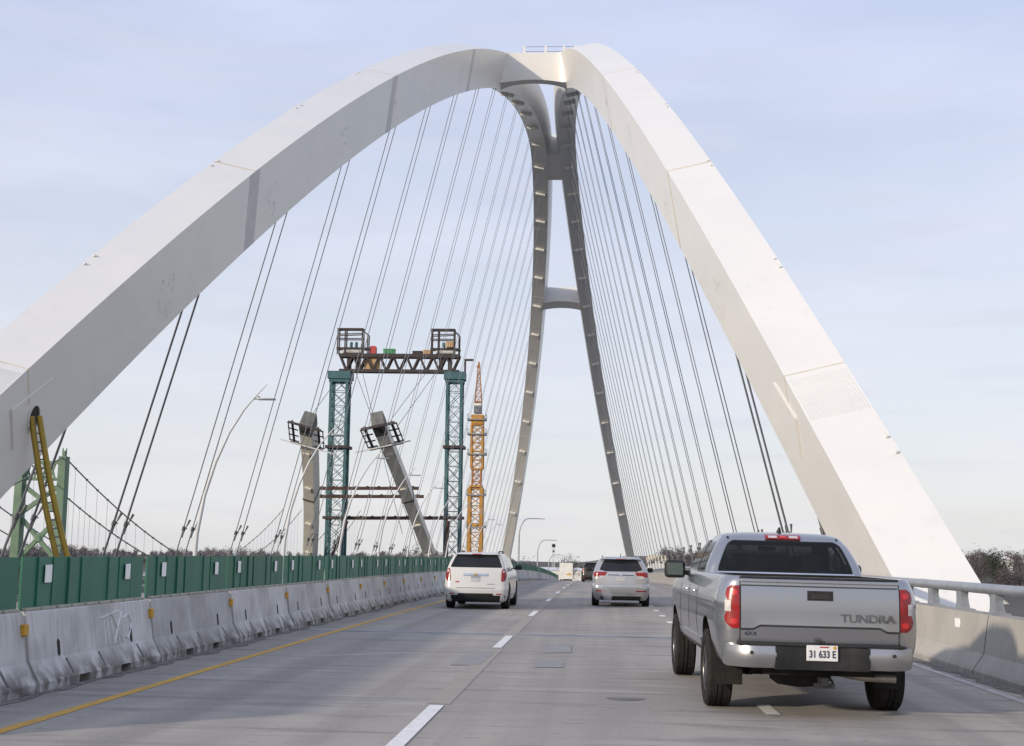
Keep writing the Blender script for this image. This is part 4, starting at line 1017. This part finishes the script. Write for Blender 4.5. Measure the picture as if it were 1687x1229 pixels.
for k, (xa, xb, xta, xtb, yt, lab) in enumerate(((537.5, 568, 546, 577, 621, 'teal lattice support tower left of the leaning rib'), (731, 761, 736, 764, 622, 'teal lattice support tower beside the yellow crane'))):
    b = at((xa + xb) / 2, 915, YT); t = at((xta + xtb) / 2, yt, YT); wd = (at(xtb, yt, YT) - at(xta, yt, YT)).length
    ext = (b - t); base = t + ext * ((-20 - t.z) / ext.z); base.x = b.x
    root = thing('lattice_tower', lab, 'tower', base)
    mb = MB(); lattice(mb, Vector((0, 0, 0)), t - base, wd - .6, wd - .6, 2.9, .50, .11)
    mb.build('mast', M['teal'], root)
    tt = t - base
    mb = MB(); mb.box(tt + Vector((0, 0, .2)), (wd + .7, wd + .6, 1.5)); mb.box(tt + Vector((0, 0, -.9)), (wd + .2, wd, .5)); mb.build('cap_beam', M['teal'], root)
    for py in (737, 853):
        p = at((xa + xta) / 2, py, YT) - base; mb = MB(); mb.box((tt.x * .6, 0, p.z), (wd + .8, wd + .8, .55)); mb.build('collar', M['dsteel'], root)
    twr.append((t, wd))
# gantry truss
gp0, gp1 = at(560, 613, YT), at(757, 613, YT); gz0, gz1 = at(660, 612, YT).z, at(660, 587, YT).z
gt = thing('gantry_truss', 'dark steel truss spanning the tops of the two teal towers', 'gantry', (gp0.x, YT, gz0))
W_ = gp1.x - gp0.x; H_ = gz1 - gz0; mb = MB()
for sy in (-.8, .8):
    mb.bar((0, sy, 0), (W_, sy, 0), .55, .6); mb.bar((0, sy, H_), (W_, sy, H_), .55, .75)
    n = 9
    for i in range(n):
        x0, x1 = W_ * i / n, W_ * (i + 1) / n; xm = (x0 + x1) / 2
        mb.bar((x0, sy, H_), (xm, sy, 0), .34); mb.bar((xm, sy, 0), (x1, sy, H_), .34)
for i in range(10): mb.bar((W_ * i / 9, -.8, H_), (W_ * i / 9, .8, H_), .3)
for i in range(9): mb.bar((W_ * (i + .5) / 9, -.8, 0), (W_ * (i + .5) / 9, .8, 0), .3)
mb.build('truss_frame', M['dsteel'], gt)
for x in (.9, W_ - 1.0):
    mb = MB(); mb.box((x, 0, -.55), (1.0, 3.4, 1.3)); mb.build('bearing', M['dsteel'], gt)
    for dx in (.9, 2.7):
        mb = MB(); sgn = 1 if x < 5 else -1; mb.box((x + sgn * dx, 0, H_ / 2), (.75, 1.2, H_)); mb.build('column', M['dsteel'], gt)
for (xa, xb) in ((558, 607), (712, 757)):
    x0 = (at(xa, 560, YT).x - gp0.x); x1 = (at(xb, 560, YT).x - gp0.x); xm = x0 + (x1 - x0) * .82
    zd = at(600, 575, YT).z - gz0; zt_ = at(600, 543, YT).z - gz0; zm = at(600, 552, YT).z - gz0
    mb = MB()
    for sy in (-.9, .9):
        for x in (x0, x0 + (xm - x0) * .3, xm): mb.bar((x, sy, H_ + .2), (x, sy, zt_), .24)
        mb.bar((x1, sy, H_), (x1, sy, zm), .22); mb.bar((x0, sy, zt_), (xm, sy, zt_), .28); mb.bar((x0, sy, zt_ - 1.1), (xm, sy, zt_ - .9), .18); mb.bar((x0, sy, (zt_ + zd) / 2), (xm, sy, (zt_ + zd) / 2), .18)
        mb.bar((xm, sy, zt_ - .3), (x1, sy, zm), .20); mb.bar((x0 - .2, sy, zd), (x1 + .2, sy, zd), .36)
    for x in (x0, xm): mb.bar((x, -.9, zt_), (x, .9, zt_), .3)
    mb.build('cage', M['dsteel'], gt)
    mb = MB(); mb.rbox(((x0 + x1) / 2, 0, (zd + H_) / 2 + .25), ((x1 - x0) * .72, 1.7, (zd - H_) * .72), .35); mb.build('winch', M['concrete'], gt)
    for q in (.45, .62):
        mb = MB(); mb.lathe([(0, .3), (1.0, .3), (1.1, .12)], (x0 + (x1 - x0) * q, -.6, zd + .2), 'Z', 10); mb.build('drum', M['teal'], gt)
# things lying on the gantry
def on_gantry(name, xa, xb, ya, yb, m, label, cat, depth=1.6, sy=-.2, extra=None):
    depth = min(depth, 1.5)
    p, q = at(xa, yb, YT), at(xb, ya, YT); root = thing(name, label, cat, ((p.x + q.x) / 2, YT + sy, p.z))
    w_, h_ = q.x - p.x, q.z - p.z; mb = MB(); mb.rbox((0, 0, h_ / 2), (w_, depth, h_), .06)
    mb.build('body', m, root)
    if extra == 'dome': mb = MB(); mb.loft([[(sx * w_ / 2 * s, y, h_ + dh) for sx, y in ((-1, -depth / 2 * s), (1, -depth / 2 * s), (1, depth / 2 * s), (-1, depth / 2 * s))] for s, dh in ((1, 0), (.8, .25), (.4, .36))]); mb.build('roof', m, root)
    if extra == 'lid': mb = MB(); mb.box((0, 0, h_ + .06), (w_ + .1, depth + .1, .12)); mb.build('lid', m, root); mb = MB(); [mb.box((w_ * t, -depth / 2 - .03, h_ / 2), (.10, .06, h_)) for t in (-.25, .05, .3)]; mb.build('rib', m, root)
    return root
on_gantry('portable_toilet', 609.5, 620.5, 573, 584.5, M['red'], 'red portable toilet standing on the gantry truss', 'toilet', 1.2, 0, 'dome')
on_gantry('storage_box', 632, 651, 576.5, 585, M['boxgreen'], 'green storage box on the gantry truss', 'box', 1.6, 0, 'lid')
on_gantry('storage_box', 680, 696, 580, 585.5, M['dsteel'], 'low dark box on the gantry truss', 'box', 1.6, 0, 'lid')
on_gantry('wooden_crate', 697.5, 712, 578.5, 585.5, M['tan'], 'pale wooden crate on the gantry truss beside the right cage', 'crate', 1.6, 0, 'lid')
on_gantry('plywood_crate', 736, 748.5, 565.5, 574, M['tan'], 'tan plywood crate up in the right cage', 'crate', 1.4, -.8, 'lid')
on_gantry('plywood_sheet', 600, 627, 590, 610.5, M['tan'], 'large tan plywood panel closing one bay of the gantry truss', 'plywood', .12, -.35)
dv = at(766, 618, YT); mb = MB(); dvt = at(764.5, 593, YT)
o = thing('davit_crane', 'thin dark davit arm at the right end of the gantry', 'davit', dv); mb.bar((0, 0, 0), (0, 0, dvt.z - dv.z), .36); mb.build('post', M['dsteel'], o)
mb = MB(); mb.bar((-.2, 0, dvt.z - dv.z), (at(780, 593, YT).x - dv.x, 0, dvt.z - dv.z), .4); mb.build('arm', M['dsteel'], o)
# brown struts
def strut(xa, xb, py, Y, name, label, r=.42):
    p, q = at(xa, py, Y), at(xb, py, Y); o = thing(name, label, 'strut', (p + q) / 2); c_ = (p + q) / 2
    mb = MB(); mb.bar(p - c_, q - c_, r, r * 1.1); mb.build('beam', M['rust'], o)
    mb = MB()
    for i in range(9): mb.box((p - c_).lerp(q - c_, (i + .5) / 9) + Vector((0, 0, r * .45)), (.35, r * 1.3, r * .7))
    mb.build('clip', M['rust'], o); return o
strut(521, 690, 804.5, 250, 'strut_beam', 'upper brown strut between the two unfinished arch ribs', .55)
strut(519, 698, 818, 251, 'strut_beam', 'middle brown strut just below the upper one between the unfinished ribs', .55)
strut(566, 737, 853.5, YT, 'strut_beam', 'lowest brown strut tying the two teal towers together', .6)
rake(at(572, 858, YT - 2.5), at(541, 930, YT - 2.5), .32, 'raking_prop', 'slanting brown steel prop leaning on the left teal tower')
rake(at(738, 858, YT - 2.5), at(733.5, 930, YT - 2.5), .42, 'raking_prop', 'upright brown steel prop beside the right teal tower')
for (xa, ya, xb, yb_, lab) in ((586, 613, 690, 905, 'long thin stay wire from the left of the gantry down to the right rib foot'), (597, 613, 663, 880, 'second long thin stay wire from the gantry, just right of the longest one'), (717, 615, 655, 702, 'thin stay wire from the right of the gantry to the leaning rib head'), (702, 614, 645, 690, 'thin stay wire from the middle right of the gantry to the leaning rib head'), (545, 640, 505, 695, 'thin stay wire from the left teal tower to the upright rib head')):
    p, q = at(xa, ya, YT - 3), at(xb, yb_, YT - 10); o = thing('stay_wire', lab, 'cable', q); mb = MB(); mb.tube([p - q, (0, 0, 0)], .055, 5); mb.build('wire', M['cable'], o); o['group'] = 'stay wires below the gantry'

# ---------------------------------------------------------------- yellow crane
YC = 300.0
def cz(py, px=785): return at(px, py, YC)
cb = cz(912, 783); cbase = Vector((cb.x, YC, -20))
cr = thing('tower_crane', 'yellow lattice tower crane seen end-on right of the teal towers', 'crane', cbase)
def crn(px, py): return at(px, py, YC) - cbase
mb = MB(); lattice(mb, Vector((0, 0, 0)), crn(784, 804), 2.7, 2.7, 2.0, .75, .20, False); mb.build('lower_mast', M['craney'], cr)
mb = MB(); lattice(mb, crn(784.5, 804), crn(786, 772), 1.9, 1.9, 1.6, .30, .14); mb.build('inner_mast', M['cranered'], cr)
mb = MB(); lattice(mb, crn(786, 772), crn(786.5, 701), 2.5, 2.5, 2.0, .45, .18); mb.build('upper_mast', M['craney'], cr)
mb = MB(); mb.rbox(crn(787, 692), (2.9, 2.6, 2.3), .25); mb.build('slewing_head', M['craney'], cr)
for px_, py_, w_, h_ in ((784.5, 803, 2.9, .9), (786, 773, 2.6, .4), (784, 866, 2.9, .6)):
    mb = MB(); mb.box(crn(px_, py_), (w_, w_, h_)); mb.build('collar', M['craney'], cr)
mb = MB(); mb.rbox(crn(787.5, 675), (1.7, 2.2, 1.7), .1); mb.build('cab', M['joint'], cr)
mb = MB(); mb.box(crn(787.5, 667), (1.8, 2.3, .55)); mb.build('cab_roof', M['sidingw'], cr)
mb = MB(); lattice(mb, crn(788, 664), crn(789, 600), 1.55, 1.55, 1.4, .17, .09, True, .22); mb.tube([crn(789, 602), crn(789, 596)], .2, 6); mb.bar(crn(788, 663) - Vector((.9, 0, 0)), crn(788, 663) + Vector((.9, 0, 0)), .5); mb.bar(crn(785, 604), crn(789, 604), .3); mb.build('top_jib', M['cranered'], cr)
for py in (692, 716, 749, 816, 869):
    c_ = crn(786 if py < 780 else 784.5, py); mb = MB(); mb.box(c_, (4.2, 3.9, .22))
    for sx in (-1, 1):
        for sy in (-1, 1): mb.bar(c_ + Vector((sx * 2.05, sy * 1.9, 0)), c_ + Vector((sx * 2.05, sy * 1.9, 1.25)), .10)
        mb.bar(c_ + Vector((sx * 2.05, -1.9, 1.2)), c_ + Vector((sx * 2.05, 1.9, 1.2)), .09); mb.box(c_ + Vector((sx * 1.9, 0, .15)), (.55, 1.2, .5))
    mb.build('platform', M['steel'], cr)

# ---------------------------------------------------------------- old green suspension bridges upstream
def suspension(xc, label):
    Y0_ = 252.0; root = thing('suspension_bridge', label, 'bridge', (xc, Y0_, -20)); hz = 20
    hwd = 4.15; zt_ = at(100, 752, Y0_).z + hz; zd = hz - 8.0
    mb = MB()
    for sg in (-1, 1):
        mb.loft([[(sg * (hwd + .0) + a, b, z) for a, b in ((-.8 * k, -1.1), (.8 * k, -1.1), (.8 * k, 1.1), (-.8 * k, 1.1))] for z, k in ((0, 1.4), (zd, 1.05), (zt_, .85))])
        mb.box((sg * hwd, 0, zt_ + .55), (.55, .8, 1.1)); mb.box((sg * hwd - .35, 0, zt_ + .9), (.14, .3, 1.4)); mb.box((sg * hwd + .35, 0, zt_ + .9), (.14, .3, 1.4))
    for z0, z1 in ((zd - 1.5, hz - 2), (hz - 2, hz + 7), (hz + 7, zt_ - 5.2)):
        mb.bar((-hwd, 0, z0), (hwd, 0, z1), .62, .8); mb.bar((hwd, .02, z0), (-hwd, .02, z1), .62, .8)
        mb.rbox((0, 0, (z0 + z1) / 2), (1.7, .9, 1.7), .5)
    for zz in (zt_ - 1.2, zt_ - 4.4): mb.bar((-hwd, 0, zz), (hwd, 0, zz), .5, .6)
    for k in range(5):
        x = -hwd + .9 + 1.6 * k; mb.bar((x, 0, zt_ - 4.4), (x + 1.0, 0, zt_ - 1.2), .30); mb.bar((x + 1.0, .02, zt_ - 4.4), (x, .02, zt_ - 1.2), .30)
    mb.build('tower', M['oldgreen'], root)
    def cab_z(y):   # parabolic main cable between towers 220 m apart
        span = 330.0; t = (y) / span
        if y >= 0: return zt_ - 4 * 27.0 * t * (1 - t)
        return zt_ + y * .30
    for sg in (-1, 1):
        mb = MB(); mb.tube([(sg * hwd, y, cab_z(y)) for y in [-60 + 6 * i for i in range(0, 66)]], .14, 6); mc = mb.build('main_cable', M['oldcable'], root)
        mb = MB(); mh = MB()
        for i in range(1, 54):
            y = 6.1 * i; z = cab_z(y)
            if z - zd < .4: continue
            mb.tube([(sg * hwd, y, z), (sg * hwd, y, zd)], .032, 4); mh.box((sg * hwd, y, z), (.36, .5, .42))
        tag(mb.build('suspender', M['oldcable'], root), kind='stuff'); mh.build('cable_clamp', M['oldgreen'], mc)
    mb = MB(); mb.box((0, 135, zd - .6), (2 * hwd + .8, 400, 1.0))
    for sg in (-1, 1): mb.box((sg * (hwd + .2), 135, zd + .15), (.25, 400, .35))
    mb.build('road_deck', M['oldgreen'], root)
    return root
suspension(at(62, 900, 252).x, 'old pale green suspension bridge with latticed tower behind the yellow ladder')
suspension(at(62, 900, 252).x - 26, 'farther twin of the old suspension bridge, only its cables in view')

# ---------------------------------------------------------------- water, land, trees, houses
mb = MB(); mb.add([(-3000, -600, -22), (3000, -600, -22), (3000, 1900, -22), (-3000, 1900, -22)], [(0, 1, 2, 3)])
tag(mb.build('river_water', M['water']), kind='structure')
def sm(a, b, x): t = min(max((x - a) / (b - a), 0), 1); return t * t * (3 - 2 * t)
def land_z(X, Y):
    k = sm(-30, 60, X)                       # left bank far away, right bank near
    sh = 1250 * (1 - k) + 400 * k
    up = sm(0, 40, Y - sh)
    hill = sm(60, 520, Y - sh) * (12.0 * k + 5.0 * (1 - k)) + sm(300, 1500, Y - sh) * 4
    z = -24 + 7 * up + hill * up
    if -25 < X < 25 and Y < 900: z = min(z, dz(Y) - .6)
    return z
mb = MB(); vs = []; fs = []; xs = [-2600 + 60 * i for i in range(36)] + [-440 + 20 * i for i in range(60)] + [760 + 60 * i for i in range(40)]; ys = [380 + 20 * i for i in range(35)] + [1080 + 60 * i for i in range(14)]
for y in ys:
    for x in xs: vs.append((x, y, land_z(x, y) + .5 * math.sin(x * .05) * math.cos(y * .04)))
n = len(xs)
fs = [(j * n + i, j * n + i + 1, (j + 1) * n + i + 1, (j + 1) * n + i) for j in range(len(ys) - 1) for i in range(n - 1)]
mb.add(vs, fs); tag(mb.build('land', M['land'], smooth=60), kind='structure')

def crown(mb, c, rx, rz, n, s, rn):
    """loose cloud of small twig faces filling an uneven crown"""
    lobes = [(Vector((rn.uniform(-.5, .5) * rx, rn.uniform(-.5, .5) * rx, rn.uniform(-.5, .45) * rz)), rn.uniform(.35, .7)) for _ in range(6)]
    for _ in range(n):
        o, k = rn.choice(lobes)
        v = Vector((rn.gauss(0, .5) * rx * k, rn.gauss(0, .5) * rx * k, rn.gauss(0, .48) * rz * k)) + o
        p = c + v; a = Vector((rn.uniform(-1, 1), rn.uniform(-.5, .5), rn.uniform(-.2, 1.2))).normalized() * s * rn.uniform(.7, 1.5)
        b = Vector((rn.uniform(-1, 1), rn.uniform(-1, 1), rn.uniform(-1, 1))).normalized() * s * rn.uniform(.12, .4)
        mb.add([p - a * .5, p + b * .5, p + a * .5, p - b * .5], [(0, 1, 2, 3)])
def wood(name, spots, m, seed, s=1.0, nf=150):
    mb = MB(); rn = random.Random(seed)
    for (x, y, h) in spots:
        z = land_z(x, y); mb.tube([(x, y, z), (x, y, z + h * .6)], [h * .018, h * .009], 4, False)
        crown(mb, Vector((x, y, z + h * .55)), h * .34, h * .46, nf, s, rn)
    return tag(mb.build(name, m), kind='stuff')
rn = random.Random(21); sp = []
for i in range(420):      # right bank hillside
    px = rn.uniform(925, 1760); Y = rn.uniform(560, 1000); X = (px - 979.5) / F_PX * Y
    h = rn.uniform(9, 14) * (1.12 if px > 1500 else .95)
    if Y < 680 and 1500 < px and rn.random() < .35: continue
    sp.append((X, Y, h))
tag(wood('bare_woodland', sp, M['twig'], 4, 1.35, 290), 'dense bare winter wood on the right bank hillside', 'woodland')
sp = []
for i in range(560):
    px = rn.uniform(-60, 850); Y = rn.uniform(1300, 1650); X = (px - 979.5) / F_PX * Y; sp.append((X, Y, rn.uniform(8, 14.5) * (1 + .25 * math.sin(px * .021))))
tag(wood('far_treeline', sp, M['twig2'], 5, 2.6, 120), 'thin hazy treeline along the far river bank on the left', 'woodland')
def tree(px, py_top, Y, h, m, label, nf=420, s=.8, slim=.34, conifer=False):
    t_ = at(px, py_top, Y); base = Vector((t_.x, Y, t_.z - h)); root = thing('evergreen_tree' if conifer else 'bare_tree', label, 'tree', base)
    rn = random.Random(int(px)); mb = MB(); mb.tube([(0, 0, 0), (.1, 0, h * .4), (0, 0, h * .75)], [h * .028, h * .02, h * .008], 6)
    for k in range(9):
        a = rn.uniform(0, 6.28); z0 = h * rn.uniform(.25, .6); d = Vector((math.cos(a), math.sin(a), rn.uniform(.7, 1.4)))
        mb.tube([(0, 0, z0), d * h * .16 + Vector((0, 0, z0))], [h * .012, h * .004], 4)
    mb.build('trunk', M['bark'], root); mb = MB()
    if conifer:
        for _ in range(nf):
            t = rn.random() ** .7; r = h * slim * (1 - t) * (.6 + .4 * rn.random()) + .2; a = rn.uniform(0, 6.28)
            p = Vector((r * math.cos(a), r * math.sin(a), h * (.1 + .9 * t))); d = Vector((math.cos(a), math.sin(a), -.3)) * s; b = Vector((-math.sin(a), math.cos(a), rn.uniform(-.4, .4))) * s * .45
            mb.add([p - d * .5, p + b, p + d * .5, p - b], [(0, 1, 2, 3)])
    else: crown(mb, Vector((0, 0, h * .6)), h * slim, h * .42, nf, s, rn)
    mb.build('crown', m, root); return root
tree(1646, 903, 640, 22, M['evergreen'], 'dark evergreen-looking tree just right of the white arch leg', 1500, 1.5, .36, False)
tree(942, 914, 520, 12, M['evergreen'], 'small dark evergreen above the white box truck', 500, .9, .36)
tree(757, 886, 520, 22, M['twig'], 'bare tree showing between the leaning rib and the right teal tower', 460, 1.1, .38)
tree(637, 908, 700, 14, M['evergreen'], 'low dark bushy tree behind the green screens under the gantry', 420, 1.1, .5)
tree(690, 896, 560, 16, M['twig'], 'thin bare tree behind the foot of the leaning rib', 300, 1.0, .34)
tree(866, 912, 560, 14, M['twig'], 'small bare tree just right of the far left arch leg', 500, 1.0, .5)
tree(930, 903, 610, 17, M['twig'], 'tall thin bare tree left of the wood above the box truck', 240, 1.0, .3)

def house(px, py_base, Y, w_, d_, h_, roof_h, wall, roof, label, axis='x', rz=0.0, name='house'):
    b = at(px, py_base, Y); root = thing(name, label, 'house', b, rz)
    mb = MB(); mb.box((0, d_ / 2, h_ / 2 - 2), (w_, d_, h_ + 4))
    if axis == 'y': mb.prism([(-w_ / 2, 0, h_), (w_ / 2, 0, h_), (0, 0, h_ + roof_h - .1)], (0, d_, 0))
    mb.build('wall', wall, root)
    mb = MB(); e = .4
    if axis == 'y':
        for sg in (-1, 1):
            mb.prism([(0, -e, h_ + roof_h), (sg * (w_ / 2 + e), -e, h_ - .15), (sg * (w_ / 2 + e), -e, h_ + .1), (0, -e, h_ + roof_h + .25)], (0, d_ + 2 * e, 0))
    else:
        mb.prism([(-w_ / 2 - e, -e, h_ + .003), (-w_ / 2 - e, d_ + e, h_ + .003), (-w_ / 2 - e, d_ / 2, h_ + roof_h)], (w_ + 2 * e, 0, 0))
    mb.build('roof', roof, root)
    for i, x in enumerate((-w_ * .27, w_ * .22)):
        mb = MB(); mb.box((x, -.03, h_ * .55), (w_ * .16, .12, h_ * .34)); mb.build('window', M['window'], root)
    return root
house(1650, 1020, 560, 10.0, 11, 4.6, 3.6, M['sidingw'], M['roofw'], 'white house with pale gabled roof seen through the railing at the right', 'y', rad(8))
house(1662, 1003, 640, 22, 12, 7.5, 3.5, M['brickt'], M['roofb'], 'tan brick house behind the white gabled house at the right', 'x', rad(-4))
house(1083, 931, 720, 9, 8, 2.6, 2.6, M['sidingw'], M['sidingc'], 'pale cream roofed house among the trees right of the silver SUV', 'x', rad(6))
house(1660, 936, 800, 7, 8, 4, 2.5, M['sidingw'], M['roofw'], 'small white house half hidden in the wood at the far right', 'y')
house(912, 951, 640, 26, 12, 3.2, 1.4, M['sidingw'], M['roofw'], 'low white building at the end of the approach left of the box truck', 'x', name='low_building')
# mast with dark top
mt = at(911.5, 950, 700); mtop = at(911.5, 899, 700); o = thing('mast_tower', 'slender pale mast with a dark ball on top beyond the bridge', 'tower', mt); hh = mtop.z - mt.z
mb = MB(); lattice(mb, Vector((0, 0, 0)), Vector((0, 0, hh)), 1.6, 1.6, 2.2, .22, .12, True, .6); mb.build('lattice', M['pole'], o)
mb = MB(); mb.lathe([(-1.0, .2), (-.7, .8), (0, 1.05), (.7, .8), (1.0, .2)], (0, 0, hh), 'Z', 12); mb.lathe([(-.6, .3), (0, .8), (.6, .3)], (0, 0, hh * .82), 'Z', 12); mb.build('ball', M['dark'], o)
